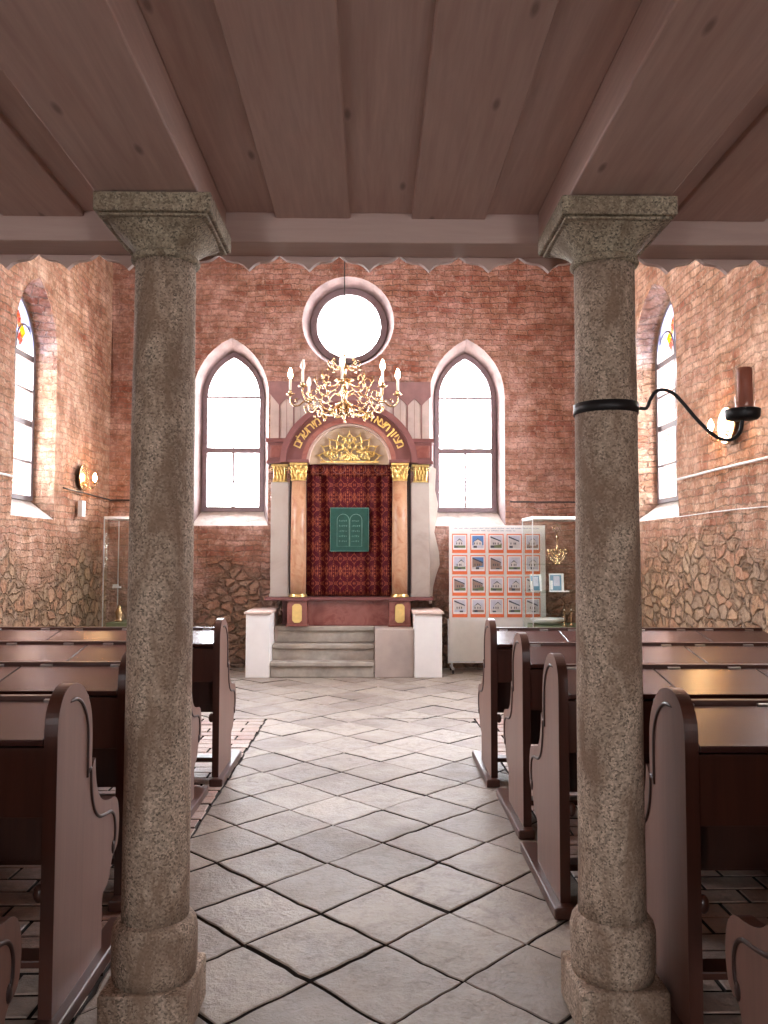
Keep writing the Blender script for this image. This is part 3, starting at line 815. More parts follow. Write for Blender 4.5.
# ------------------------------------------------------------------ torah ark
AX = -.32
ark = empty('torah_ark', (AX, 11.0, .62), 'tall red marble torah ark with gilded capitals and hebrew arch', 'ark')
Z0 = .624
mb = MB(); mb.box(-.87, .225, 10.93, 11.2, Z0, .965, M['marble_red']); mb.box(-1.24, .515, 11.12, 11.22, Z0, .965, M['mauve']); mb.build('base_panel', ark, bevel=.004)
for x0, x1 in ((-1.14, -.872), (.227, .515)):
    mb = MB(); mb.box(x0, x1, 10.80, 11.1, Z0, .965, M['marble_red']); mb.box(x0 - .012, x1 + .012, 10.788, 11.1, Z0, Z0 + .03, M['marble_red'])
    pd = mb.build('pedestal', ark, bevel=.005)
    c = (x0 + x1) / 2; w, h, q = .064, .125, .03; zc = .80
    o8 = [(c - w + q, zc - h), (c + w - q, zc - h), (c + w, zc - h + q), (c + w, zc + h - q), (c + w - q, zc + h), (c - w + q, zc + h), (c - w, zc + h - q), (c - w, zc - h + q)]
    mb = MB(); mb.prism(o8, 10.788, 10.80, M['oval'], lambda u, v, d: (u, d, v)); tag(mb.build('plaque', pd, bevel=.003), 'gilded octagonal plaque')
mb = MB(); mb.box(-1.45, .83, 10.86, 11.25, .968, 1.008, M['mauve']); mb.box(-1.17, -.845, 10.765, 10.9, .968, 1.010, M['mauve']); mb.box(.20, .55, 10.765, 10.9, .968, 1.010, M['mauve']); mb.build('ledge', ark, bevel=.005)
def capital(x0, x1, yf, z0, z1, parent, rnd_):
    mb = MB(); c = (x0 + x1) / 2; w = (x1 - x0) / 2; H_ = z1 - z0; yc = yf + w
    rng = random.Random(int((x0 + 5) * 100))
    if rnd_: mb.lathe([(w * .80, z0), (w * .86, z0 + H_ * .06), (w * .78, z0 + H_ * .1), (w * .8, z0 + H_ * .5), (w * .98, z0 + H_ * .86)], c, yc, 0, M['gold'], 20)
    else: mb.box(x0 + .02, x1 - .02, yf + .02, yf + .14, z0, z1 - .02, M['gold'])
    mb.box(x0 - .008, x1 + .008, yf - .012, yf + .17, z1 - H_ * .12, z1, M['gold'])
    mb.box(x0 + .01, x1 - .01, yf, yf + .14, z0, z0 + H_ * .07, M['gold'])
    # acanthus leaves in tiers, volutes at the top corners
    for tier, (zt, hh, nl) in enumerate(((.08, .36, 4), (.34, .36, 5), (.58, .30, 4))):
        for k in range(nl):
            t = (k + .5) / nl; 
            if rnd_: a = PI + PI * t; px = c + w * .86 * math.cos(a); py = yc + w * .86 * math.sin(a); ox, oy = math.cos(a), math.sin(a)
            else: px = x0 + .015 + (x1 - x0 - .03) * t; py = yf + .018; ox, oy = 0, -1
            zb = z0 + H_ * zt; hz = H_ * hh; pts = [(px, py, zb)]
            for q in range(1, 6):
                u = q / 5; pts.append((px + ox * .028 * u * u, py + oy * .030 * u * u, zb + hz * math.sin(u * 2.1) / math.sin(1.57) * .9))
            mb.tube(pts, [.012, .017, .018, .016, .012, .006], M['gold'], 6)
    for sgn in (-1, 1):
        vc = Vector((c + sgn * w * .86, yf - .01, z1 - H_ * .26))
        mb.tube([vc + Vector((math.cos(a) * (.004 + .0045 * a) * sgn, 0, math.sin(a) * (.004 + .0045 * a))) for a in [i * .5 for i in range(14)]], .007, M['gold'], 6)
    return tag(mb.build('capital', parent), 'gilded leafy capital')
for c in (-1.003, .372):
    yc = 10.90
    mb = MB(); mb.lathe([(.105, 1.05), (.107, 1.4), (.104, 2.0), (.098, 2.59)], c, yc, 0, M['marble_col'], 32)
    cl = mb.build('marble_column', ark)
    mb = MB(); mb.lathe([(.122, 1.012), (.126, 1.02), (.122, 1.034), (.110, 1.04), (.114, 1.05), (.107, 1.056)], c, yc, 0, M['gold'], 32); mb.build('base_ring', cl)
    capital(c - .11, c + .11, yc - .11, 2.585, 2.825, cl, True)
for x0, x1 in ((-1.395, -1.155), (.535, .785)):
    mb = MB(); mb.box(x0, x1, 11.0, 11.24, 1.01, 2.58, M['pilaster']); mb.box(x0 - .012, x1 + .012, 10.99, 11.24, 1.01, 1.05, M['pilaster'])
    pi_ = mb.build('pilaster', ark, bevel=.004); capital(x0 + .012, x1 - .012, 10.975, 2.58, 2.825, pi_, False)
for x0, x1 in ((-1.465, -1.12), (.485, .845)):
    mb = MB(); mb.box(x0 + .03, x1 - .03, 10.93, 11.24, 2.828, 3.12, M['mauve']); mb.box(x0, x1, 10.90, 11.24, 3.12, 3.175, M['mauve'])
    mb.box(x0 + .015, x1 - .015, 10.915, 11.24, 2.828, 2.87, M['mauve']); mb.box(x0 + .06, x1 - .06, 10.92, 11.24, 2.91, 3.08, M['marble_red'])
    mb.build('entablature', ark, bevel=.004)
# arch band in stepped mouldings
def ell(a, b, t): return (AX + a * math.cos(t), 2.83 + b * math.sin(t))
NA = 48
mb = MB()
def band(a0, b0, a1, b1, y0, y1, m):
    vs = []
    for i in range(NA + 1):
        t = PI * i / NA; p = ell(a0, b0, t); q = ell(a1, b1, t)
        vs += [(p[0], y0, p[1]), (q[0], y0, q[1]), (q[0], y1, q[1]), (p[0], y1, p[1])]
    fs = []
    for i in range(NA):
        k = 4 * i
        for e in range(4): fs.append((k + e, k + (e + 1) % 4, k + 4 + (e + 1) % 4, k + 4 + e))
    fs += [(0, 3, 2, 1), (4 * NA, 4 * NA + 1, 4 * NA + 2, 4 * NA + 3)]
    mb.add(vs, fs, m)
band(.85, .77, .93, .845, 10.76, 11.2, M['mauve']); band(.63, .58, .86, .78, 10.82, 11.2, M['mauve']); band(.575, .535, .64, .59, 10.78, 11.2, M['marble_red']); band(.545, .515, .58, .54, 10.85, 11.2, M['cap_stone'])
arch = mb.build('arch', ark)
# architrave over the columns
mb = MB()
for x0, x1 in ((-1.14, -.865), (.225, .50)): mb.box(x0, x1, 10.765, 11.1, 2.828, 2.87, M['mauve'])
mb.build('architrave', ark, bevel=.004)
def text_mesh(mb, ch, size, m, T, ext=.006):
    cu = bpy.data.curves.new('t', 'FONT'); cu.body = ch; cu.size = size; cu.extrude = ext; cu.align_x = 'CENTER'; cu.align_y = 'CENTER'; cu.offset = size * .012
    ob = bpy.data.objects.new('t', cu); C.objects.link(ob); bpy.context.view_layer.update()
    me = bpy.data.meshes.new_from_object(ob.evaluated_get(bpy.context.evaluated_depsgraph_get()))
    mb.add([T @ v.co for v in me.vertices], [tuple(p.vertices) for p in me.polygons], m)
    bpy.data.objects.remove(ob); bpy.data.meshes.remove(me); bpy.data.curves.remove(cu)
txt = '\u05de\u05e6\u05d9\u05d5\u05df \u05ea\u05e6\u05d0 \u05ea\u05d5\u05e8\u05d4 \u05d5\u05d3\u05d1\u05e8 \u05d9\u05d9 \u05de\u05d9\u05e8\u05d5\u05e9\u05dc\u05d9\u05dd'
wd = {'\u05d9': .55, '\u05d5': .6, '\u05df': .6, ' ': .62}
ws = [wd.get(c, 1.0) for c in txt]; tot = sum(ws); acc = 0
mb = MB(); t0, t1 = R(19), R(161)
for c, w in zip(txt, ws):
    t = t0 + (t1 - t0) * (acc + w / 2) / tot; acc += w
    if c == ' ': continue
    p = ell(.745, .678, t); tn = Vector((-.745 * math.sin(t), .672 * math.cos(t))).normalized()
    rot = math.atan2(-tn.y, -tn.x)
    T = Matrix.Translation((p[0], 10.815, p[1])) @ Matrix.Rotation(-rot, 4, 'Y') @ Matrix.Rotation(PI / 2, 4, 'X')
    text_mesh(mb, c, .165, M['gold'], T)
tag(mb.build('lettering', arch), 'raised gold Hebrew letters along the arch')
# lunette and gilded sunburst
mb = MB(); poly = [ell(.56, .53, PI * i / 32) for i in range(33)]; mb.prism(poly, 10.98, 11.02, M['lunette'], lambda u, v, d: (u, d, v)); mb.build('lunette', ark)
mb = MB(); Yo = 10.955; zc = 2.88
for rr, ss, nn in ((.30, .115, 9), (.20, .10, 8)):
    for k in range(nn):
        a = PI * (k + .5) / nn if rr > .2 else PI * (k + .5) / nn
        c = Vector((AX + rr * 1.12 * math.cos(a), Yo, zc + rr * .95 * math.sin(a))); d = Vector((math.cos(a), 0, math.sin(a))); e = Vector((-math.sin(a), 0, math.cos(a)))
        pts = [c - e * ss * .62 - d * ss * .4, c - e * ss * .55 + d * ss * .05, c - e * ss * .28 + d * ss * .42, c - e * ss * .08 + d * ss * .62, c + d * ss * 1.05, c + e * ss * .08 + d * ss * .62, c + e * ss * .28 + d * ss * .42, c + e * ss * .55 + d * ss * .05, c + e * ss * .62 - d * ss * .4]
        mb.tube(pts, .010, M['gold'], 6)
for sgn in (-1, 1):
    for (px, pz, sz, dr) in ((.07, .02, .085, 1), (.19, .0, .075, 1), (.12, .13, .07, -1), (.03, .20, .05, 1), (.25, .04, .05, -1)):
        c = Vector((AX + sgn * px * 1.15, Yo - .01, zc + pz * 1.1 + .05)); sz *= 1.15
        mb.tube([c + Vector((sgn * math.cos(a * dr) * sz * (1 - a / 9), -.004 * a / 3, math.sin(a * dr) * sz * (1 - a / 9))) for a in [i * .45 for i in range(16)]], [.014 - .0005 * i for i in range(16)], M['gold'], 6)
for k in range(15):
    a = PI * (k + .5) / 15; mb.ball((AX + .10 * math.cos(a), Yo - .01, zc + .07 * math.sin(a) + .01), .022, M['gold'], 8)
mb.box(AX - .40, AX + .40, Yo - .005, Yo + .02, zc - .035, zc - .01, M['gold'])
rng = random.Random(9)
for k in range(46):
    a = rng.uniform(.1, PI - .1); rr = rng.uniform(.02, .24)
    mb.ball((AX + rr * 1.15 * math.cos(a), Yo - rng.uniform(0, .02), zc + rr * .8 * math.sin(a)), rng.uniform(.012, .026), M['gold'], 8, (1, .8, rng.uniform(.6, 1.6)))
tag(mb.build('sunburst', ark), 'gilded lotus shaped sunburst relief')
# back of ark + plaster attic with painted fringe
mb = MB(); mb.box(-1.15, .53, 11.12, 11.24, 1.01, 2.83, M['dark']); mb.build('back_board', ark)
mb = MB(); mb.box(-1.44, .80, 11.20, 11.25, 2.9, 3.98, M['attic']); at_ = mb.build('attic', ark)
mb = MB(); px_ = [-1.44] + [-1.31 + .2 * k for k in range(11)] + [.80]
poly = [(-1.46, 4.02), (-1.46, 3.86)]
for a, b in zip([-1.31 + .2 * k for k in range(11)], [-1.31 + .2 * (k + 1) for k in range(11)]):
    if a > .75: break
    poly.append((a, 3.68)); 
    for t in (.25, .5, .75): poly.append((a + .2 * t, 3.68 + .10 * (1 - abs(2 * t - 1)) ** .8))
poly = [p for p in poly if p[0] < .80] + [(.82, 3.80), (.82, 4.02)]
mb.prism(poly, 11.185, 11.2, M['mural'], lambda u, v, d: (u, d, v))
for k in range(11):
    xx = -1.31 + .2 * k
    if xx < .78: mb.box(xx - .008, xx + .008, 11.19, 11.2, 3.17, 3.70, M['mural']); 
    if xx + .1 < .78: mb.box(xx + .097, xx + .101, 11.196, 11.2, 3.17, 3.78, M['mural'])
mb.build('fringe', at_)
# curtain
def cloth(x0, x1, z0, z1, y, m, name, parent=None, nx=90, nz=16, amp=.022, thick=.004, folds=7):
    vs = []; fs = []
    for side in (0, 1):
        for j in range(nz + 1):
            for i in range(nx + 1):
                u = i / nx; v = j / nz; x = x0 + (x1 - x0) * u; z = z0 + (z1 - z0) * v
                d = amp * (math.sin(u * folds * 2 * PI + .5) * .6 + math.sin(u * folds * 1.63 * PI + 1.1 + v * .6) * .5) + (.02 if (u < .09 or u > .87) else 0) * math.sin(min(u / .09, (1 - u) / .13) * PI) * -1
                vs.append((x, y + d + side * thick, z))
    k = (nx + 1) * (nz + 1)
    for j in range(nz):
        for i in range(nx):
            a = j * (nx + 1) + i; fs.append((a, a + 1, a + nx + 2, a + nx + 1)); fs.append((k + a, k + a + nx + 1, k + a + nx + 2, k + a + 1))
    for i in range(nx):
        fs.append((i, k + i, k + i + 1, i + 1)); a = nz * (nx + 1) + i; fs.append((a, a + 1, k + a + 1, k + a))
    for j in range(nz):
        a = j * (nx + 1); fs.append((a, a + nx + 1, k + a + nx + 1, k + a)); a += nx; fs.append((a, k + a, k + a + nx + 1, a + nx + 1))
    mb = MB(); mb.add(vs, fs, m, True); return mb
cu = empty('ark_curtain', (AX, 10.98, 1.02), 'dark red damask curtain hanging in the ark with a green panel', 'curtain')
cloth(-.91, .275, 1.022, 2.70, 11.072, M['damask'], 'c').build('curtain_cloth', cu)
mb = cloth(-.91, .275, 2.68, 2.822, 11.042, M['damask'], 'c', amp=.010, folds=9, nz=6); 
for k in range(4): 
    c = (-.893 + 1.148 * (k + .5) / 4, 2.77)
    mb.tube([(c[0] + .085 * math.cos(a), 11.027, c[1] + .07 * math.sin(a)) for a in [2 * PI * i / 20 for i in range(20)]], .004, M['mauve'], 5, True)
mb.build('valance', cu)
mb = MB(); gx0, gx1, gz0, gz1 = -.585, -.045, 1.625, 2.235; yg = 11.032
mb.box(gx0, gx1, yg, yg + .008, gz0, gz1, M['green']); gp = mb.build('embroidered_panel', cu, bevel=.002)
tag(gp, 'green velvet panel with the two tablets')
mb = MB()
rect = [(gx0 + .008, gz0 + .008), (gx1 - .008, gz0 + .008), (gx1 - .008, gz1 - .008), (gx0 + .008, gz1 - .008)]
mb.tube([(p[0], yg - .003, p[1]) for p in rect], .005, M['silver_thread'], 5, True)
gc = (gx0 + gx1) / 2
for sgn in (-1, 1):
    c = gc + sgn * .088; w = .083; zb, zs = 1.70, 2.06
    pts = [(c - w, zb), (c + w, zb), (c + w, zs)] + [(c + w * math.cos(a), zs + w * math.sin(a)) for a in [PI * i / 10 for i in range(1, 10)]] + [(c - w, zs)]
    mb.tube([(p[0], yg - .003, p[1]) for p in pts], .0045, M['silver_thread'], 5, True)
    rng = random.Random(3 + sgn)
    for r in range(5):
        z = 1.76 + r * .07; x = c - .055
        while x < c + .05:
            l = rng.uniform(.008, .02); h = rng.uniform(.012, .022); mb.box(x, x + l * .5, yg - .003, yg + .001, z, z + h, M['silver_thread']); mb.box(x, x + l, yg - .003, yg + .001, z + h - .004, z + h, M['silver_thread']); x += l + .008
mb.build('tablets', gp)

# ------------------------------------------------------------------ chandelier
cx, cy = -.307, 8.5
ch = empty('chandelier', (cx, cy, 3.02), 'branched brass chandelier with electric candles hanging before the ark', 'chandelier')
mb = MB(); prof = [(.0, 3.02), (.012, 3.03), (.02, 3.05), (.010, 3.07), (.03, 3.085), (.045, 3.11), (.038, 3.135), (.060, 3.15), (.088, 3.185), (.092, 3.20), (.06, 3.215), (.028, 3.235), (.022, 3.27), (.04, 3.30), (.048, 3.33), (.03, 3.36), (.018, 3.40), (.032, 3.43), (.10, 3.445), (.105, 3.455), (.03, 3.47), (.018, 3.52), (.03, 3.56), (.034, 3.59), (.015, 3.62), (.012, 3.70), (.022, 3.72), (.0, 3.74)]
mb.lathe(prof, cx, cy, 0, M['brass'], 24, caps=False)
for k in range(6):
    a = 2 * PI * k / 6 + .2; mb.tube([(cx + .07 * math.cos(a), cy + .07 * math.sin(a), 3.18), (cx + .07 * math.cos(a), cy + .07 * math.sin(a), 3.12), (cx + .05 * math.cos(a), cy + .05 * math.sin(a), 3.06)], [.012, .02, .006], M['brass'], 8)
mb.build('stem', ch)
mb = MB(); mb.tube([(cx, cy, 3.73), (cx, cy, 6.48)], .006, M['iron'], 8); mb.lathe([(.0, 6.42), (.05, 6.44), (.06, 6.49), (0, 6.495)], cx, cy, 0, M['brass'], 20, caps=False); mb.build('suspension_rod', ch)
RA = .575
lit = [True, True, False, False, True, False, True, True]   # angles 0,45..315 (270 faces the camera)
for k in range(8):
    a = 2 * PI * k / 8; c, s_ = math.cos(a), math.sin(a)
    f = lambda r, z: (cx + r * c, cy + r * s_, z)
    mb = MB()
    pts = smooth_path([(.06, 3.20), (.13, 3.13), (.22, 3.10), (.31, 3.13), (.37, 3.20), (.42, 3.225), (.48, 3.18), (.54, 3.18), (.575, 3.235), (.575, 3.30)], 4)
    mb.tube([f(*p) for p in pts], .0085, M['brass'], 8)
    for (rc, zc_, sz, dr, st_) in ((.20, 3.19, .055, 1, 3.5), (.38, 3.13, .05, -1, 1.2), (.50, 3.245, .035, 1, 4.5)):
        mb.tube([f(rc + sz * (1 - q / 9) * math.cos(st_ + dr * q * .55), zc_ + sz * (1 - q / 9) * math.sin(st_ + dr * q * .55)) for q in range(9)], .0055, M['brass'], 6)
    # inner leaf scrolls carrying small finials
    mb.tube([f(*p) for p in smooth_path([(.05, 3.44), (.13, 3.38), (.22, 3.36), (.29, 3.41), (.27, 3.47), (.22, 3.46), (.225, 3.42)], 4)], .006, M['brass'], 6)
    mb.tube([f(.29, 3.41), f(.31, 3.45), f(.305, 3.52)], [.006, .009, .002], M['brass'], 6)
    mb.ball(f(.31, 3.46), .012, M['brass'], 8)
    mb.tube([f(*p) for p in smooth_path([(.03, 3.62), (.09, 3.58), (.15, 3.60), (.17, 3.65), (.14, 3.67), (.125, 3.64)], 4)], .0055, M['brass'], 6)
    for (r, z) in ((.17, 3.575), (.42, 3.16), (.13, 3.08), (.24, 3.30), (.31, 3.06), (.37, 3.30)): mb.ball(f(r, z), .012, M['brass'], 8, (1, 1, 1.9))
    mb.tube([f(*p) for p in smooth_path([(.05, 3.28), (.12, 3.33), (.20, 3.30), (.27, 3.24), (.34, 3.27), (.35, 3.33), (.31, 3.35), (.29, 3.31)], 3)], .0055, M['brass'], 6)
    arm = mb.build('arm', ch)
    mb = MB(); p = f(RA, 0); mb.lathe([(.008, 3.285), (.02, 3.292), (.045, 3.30), (.048, 3.308), (.018, 3.306), (.018, 3.32), (.022, 3.335), (.014, 3.34)], p[0], p[1], 0, M['brass'], 16); mb.build('drip_pan', arm)
    mb = MB(); mb.lathe([(.0135, 3.335), (.0135, 3.465), (.009, 3.472)], p[0], p[1], 0, M['candle'], 12); mb.build('candle', arm)
    mb = MB(); mb.lathe([(.008, 3.468), (.020, 3.485), (.026, 3.51), (.020, 3.545), (.006, 3.58), (0, 3.585)], p[0], p[1], 0, M['bulb'] if lit[k] else M['bulb_off'], 12, caps=False); mb.build('bulb', arm)

# ------------------------------------------------------------------ wall sconces
def sconce(x, y, z, sx, label, r=.17):
    root = empty('brass_sconce', (x, y, z), label, 'wall light', 'brass reflector wall lights')
    mb = MB(); prof = [(.0, .028), (r * .3, .03), (r * .5, .018), (r * .8, .014), (r * .92, .022), (r, .016), (r, .004), (0, .0)]
    mb.lathe(prof, x, y, z, M['brass'], 36, axis=(sx, 0, 0), caps=False); mb.build('reflector', root)
    yb = y + .05; mb = MB()
    mb.tube(smooth_path([(x + sx * .02, y, z - .08), (x + sx * .06, yb - .03, z - .13), (x + sx * .11, yb, z - .13), (x + sx * .13, yb, z - .095), (x + sx * .13, yb, z - .07)], 4), .006, M['brass'], 8)
    mb.lathe([(.012, z - .075), (.035, z - .066), (.036, z - .06), (.012, z - .058), (.012, z - .04)], x + sx * .13, yb, 0, M['brass'], 16); mb.build('arm', root)
    mb = MB(); mb.lathe([(.008, z - .045), (.020, z - .025), (.026, z), (.018, z + .03), (.006, z + .06), (0, z + .063)], x + sx * .13, yb, 0, M['bulb2'], 16, caps=False); mb.build('bulb', root)
M['bulb2'] = mat_emit('sconce_bulb_glow', (1, .58, .24), 170)
sconce(XL + .045, 10.22, 2.56, 1, 'round brass wall light glowing on the left brick wall')
sconce(XR - .055, 7.0, 2.74, -1, 'round brass wall light glowing on the right brick wall')

# ------------------------------------------------------------------ cables and small fittings on the walls
def cable(pts, r, m, name, label, cat='cable'):
    mb = MB(); mb.tube(pts, r, m, 8); return tag(mb.build(name), label, cat)
def sag(a, b, n=10, amp=.006): return [tuple(Vector(a).lerp(Vector(b), i / n) + Vector((0, 0, noise.noise(Vector((i * .7, a[0], a[1]))) * amp))) for i in range(n + 1)]
cable(sag((XL + .055, 9.55, 2.375), (XL + .055, 11.27, 2.345)) + sag((XL + .09, 11.285, 2.345), (-2.62, 11.285, 2.35)), .011, M['cable'], 'wall_cable', 'dark cable running round the far left corner under the wall light')
cable(sag((XL + .055, 8.30, 2.385), (XL + .055, 3.6, 2.40)), .013, M['wire'], 'wall_conduit', 'pale conduit on the left wall, near side of the window', 'conduit')
cable(sag((XR - .06, 8.18, 2.37), (XR - .06, 3.6, 2.37)), .013, M['wire'], 'wall_conduit', 'pale conduit on the right wall below the wall light', 'conduit')
cable(sag((XR - .035, 8.28, 1.99), (XR - .035, 3.6, 1.975), amp=.015), .0055, M['wire'], 'thin_wire', 'thin pale wire stretched along the right wall below the window', 'wire')
cable(sag((1.95, 11.285, 2.335), (3.1, 11.285, 2.33)), .010, M['cable'], 'wall_cable', 'dark cable on the far wall above the display cabinet')
mb = MB(); mb.box(XL + .03, XL + .085, 10.10, 10.22, 2.06, 2.26, M['white']); mb.box(XL + .085, XL + .09, 10.12, 10.20, 2.09, 2.16, M['paper'])
tag(mb.build('junction_box', bevel=.006), 'small white box on the left wall below the brass light', 'junction box')

# ------------------------------------------------------------------ photo board
pb = empty('photo_board', (1.70, 10.9, 0), 'white free-standing panel with rows of orange-framed photographs', 'display board')
bx0, bx1 = 1.045, 2.36
mb = MB(); mb.box(bx0, bx1, 10.90, 10.93, .15, 1.988, M['board_white']); mb.build('panel', pb, bevel=.004)
mb = MB(); mb.box(bx0 - .02, bx0 - .001, 10.895, 10.935, .12, .72, M['alu']); mb.box(bx1 + .001, bx1 + .02, 10.895, 10.935, .12, .72, M['alu']); mb.box(bx0, bx1, 10.895, 10.94, .125, .149, M['alu']); mb.build('frame', pb, bevel=.003)
for x in (bx0 + .02, bx1 - .04):
    mb = MB(); mb.box(x, x + .03, 10.72, 11.10, .055, .085, M['alu']); mb.box(x, x + .03, 10.90, 10.93, .08, .13, M['alu']); lg = mb.build('foot', pb, bevel=.004)
    mb = MB()
    for y in (10.74, 11.08): mb.lathe([(.0, -.012), (.025, -.012), (.028, 0), (.025, .012), (.0, .012)], x + .015, y, .029, M['cable'], 16, axis=(1, 0, 0), caps=False)
    mb.build('caster', lg)
def photo(x0, z1, k):
    w, h = .206, .262; mb = MB(); rng = random.Random(k * 7 + 1)
    y = 10.90
    def quad(pts, d, m): mb.prism(pts, y - d, y - d + .0015, m, lambda u, v, q: (u, q, v))
    def rc(a, b, c, d): return [(a, c), (b, c), (b, d), (a, d)]
    quad(rc(x0, x0 + w, z1 - h, z1), .0045, M['orange']); quad(rc(x0 + .012, x0 + w - .012, z1 - h + .045, z1 - .014), .006, M['paper'])
    a, b, c, d = x0 + .026, x0 + w - .026, z1 - h + .070, z1 - .028; H = d - c; W = b - a
    sky = M['p_sky'] if k in (1, 6) else M['p_pale']
    quad(rc(a, b, c, d), .0075, sky)
    hz = c + H * rng.uniform(.30, .5)
    quad(rc(a, b, c, hz - H * .12), .009, M[rng.choice(['p_green', 'p_wall', 'p_brown', 'p_pale'])])
    if k % 4 < 2:
        t1 = rng.uniform(.1, .35); t2 = rng.uniform(.65, .95)
        quad([(a + W * t1, c + H * .2), (a + W * t2, c + H * .2), (a + W * t2, hz + H * .15), (a + W * (t1 + t2) / 2, hz + H * .42), (a + W * t1, hz + H * .15)], .0105, M['p_wall'])
        quad([(a + W * (t1 - .05), hz + H * .13), (a + W * (t1 + t2) / 2, hz + H * .46), (a + W * (t2 + .04), hz + H * .13), (a + W * (t1 + t2) / 2, hz + H * .36)], .012, M['p_dark'])
    else:
        quad([(a, c + H * .15), (a + W * .9, c + H * .3), (a + W * .9, c + H * .5), (a, c + H * .85)], .0105, M[rng.choice(['p_wall', 'p_brown', 'p_wall'])])
        quad([(a, c + H * .85), (a + W * .95, c + H * .5), (a + W * .9, c + H * .62), (a, c + H * .98)], .012, M['p_dark'])
    for q in range(3): u = a + W * (.2 + .2 * q + rng.uniform(-.04, .04)); quad(rc(u, u + W * .08, c + H * .28, c + H * .45), .0135, M['p_dark'])
    u = a + W * rng.uniform(0, .5); quad(rc(u, u + W * .3, c, c + H * rng.uniform(.1, .22)), .0135, M['p_dark'])
    mb.build('photo_card', pb)
k = 0
for r in range(4):
    for c in range(5):
        photo(1.086 + c * .248, 1.872 - r * .290, k); k += 1
mb = MB(); rng = random.Random(4)
for (z, x0, x1) in ((1.940, 1.11, 2.28), (1.908, 1.36, 1.95)):
    x = x0
    while x < x1:
        for q in range(rng.randint(4, 10)):
            h = rng.choice((.010, .010, .015)); mb.box(x, x + .0035, 10.8975, 10.9, z, z + h, M['ink']); mb.box(x, x + .007, 10.8975, 10.9, z + h * .55, z + h * .55 + .003, M['ink']); x += .0105
            if x > x1: break
        x += .018
mb.build('title_lettering', pb)

# ------------------------------------------------------------------ glass display cabinets
def cabinet(x0, x1, y0, y1, shelves, label, h=2.065):
    root = empty('glass_cabinet', ((x0 + x1) / 2, (y0 + y1) / 2, 0), label, 'display cabinet', 'glass display cabinets')
    e = .012
    mb = MB(); mb.box(x0, x1, y0, y1, .001, .62, M['white']); mb.box(x0 + .02, x1 - .02, y0 - .004, y0 + .001, .05, .58, M['board_white']); mb.build('base', root, bevel=.004)
    mb = MB(); mb.box(x0, x1, y0, y1, h - .035, h, M['white']); tp = mb.build('top', root, bevel=.003)
    mb = MB()
    for q in (.25, .75): mb.lathe([(.022, h - .045), (.026, h - .036)], x0 + (x1 - x0) * q, (y0 + y1) / 2, 0, M['steel'], 16)
    mb.build('spotlight', tp)
    for (px, py) in ((x0, y0), (x1 - e, y0), (x0, y1 - e), (x1 - e, y1 - e)):
        mb = MB(); mb.box(px, px + e, py, py + e, .62, h - .035, M['alu']); mb.build('corner_post', root)
    gs = ((x0 + e, x1 - e, y0 + .002, y0 + .007), (x0 + e, x1 - e, y1 - .007, y1 - .002), (x0 + .002, x0 + .007, y0 + e, y1 - e), (x1 - .007, x1 - .002, y0 + e, y1 - e))
    for g_ in gs: mb = MB(); mb.box(g_[0], g_[1], g_[2], g_[3], .621, h - .036, M['case_glass']); mb.build('glass_pane', root)
    for z in shelves: mb = MB(); mb.box(x0 + .014, x1 - .014, y0 + .02, y1 - .014, z - .008, z, M['shelf_glass']); mb.build('shelf', root)
    return root
M['shelf_glass'] = mat_glass('shelf_glass', (.92, .97, .95), .15, .05)
cabinet(1.985, 2.88, 9.92, 10.60, (1.12, 1.47), 'tall glass display cabinet right of the ark, beside the photo board')
cabinet(-3.40, -2.55, 10.18, 10.78, (1.15, 1.52), 'tall glass display cabinet in the far left corner')
# contents of the right cabinet
my = 10.25
def toP(x, z, y): return (x, y, z)
mn = empty('brass_menorah', (2.37, my, 1.47), 'brass branched candelabrum with a star standing in the glass cabinet', 'candelabrum')
mx_, mz = 2.37, 1.472
mb = MB(); mb.lathe([(.055, mz), (.06, mz + .008), (.02, mz + .02), (.010, mz + .05), (.012, mz + .18), (.02, mz + .20), (.008, mz + .22), (.008, mz + .32), (.022, mz + .335), (.008, mz + .35), (.007, mz + .40)], mx_, my, 0, M['brass'], 20); mb.build('stem', mn)
for r in (.045, .08, .115):
    mb = MB()
    mb.tube([(mx_ + r * math.cos(a), my, mz + .15 + r * 1.1 * math.sin(a)) for a in [PI + PI * i / 12 for i in range(13)]], .007, M['brass'], 6)
    for s_ in (-1, 1): mb.lathe([(.006, mz + .15), (.014, mz + .165), (.014, mz + .185), (.006, mz + .19)], mx_ + s_ * r, my, 0, M['brass'], 10)
    mb.build('branch', mn)
mb = MB()
for ph in (PI / 2, -PI / 2): mb.tube([(mx_ + .06 * math.cos(ph + 2 * PI * i / 3), my, mz + .45 + .06 * math.sin(ph + 2 * PI * i / 3)) for i in range(3)], .007, M['brass'], 6, True)
mb.build('star', mn)
def leaflet(x, y, z, w, h, rot, label):
    mb = MB(); T = Matrix.Translation((x, y, z)) @ Matrix.Rotation(rot, 4, 'Z') @ Matrix.Rotation(-.18, 4, 'X')
    mb.box(-w / 2, w / 2, 0, .006, 0, h, M['paper'], T); mb.box(-w / 2 + .012, w / 2 - .03, -.002, 0, .01, h - .02, M['p_blue'], T)
    mb.box(-w * .2, w * .22, -.003, -.002, h * .3, h * .85, M['p_pale'], T); mb.box(-w * .42, -w * .25, -.003, -.002, h * .1, h * .6, M['paper'], T)
    root = mb.build('printed_booklet'); tag(root, label, 'booklet', 'booklets standing in the cabinet')
leaflet(2.10, 10.25, 1.122, .155, .22, .15, 'blue and white booklet propped left on the cabinet shelf')
leaflet(2.36, 10.25, 1.122, .185, .23, -.1, 'blue and white booklet propped right of centre on the cabinet shelf')
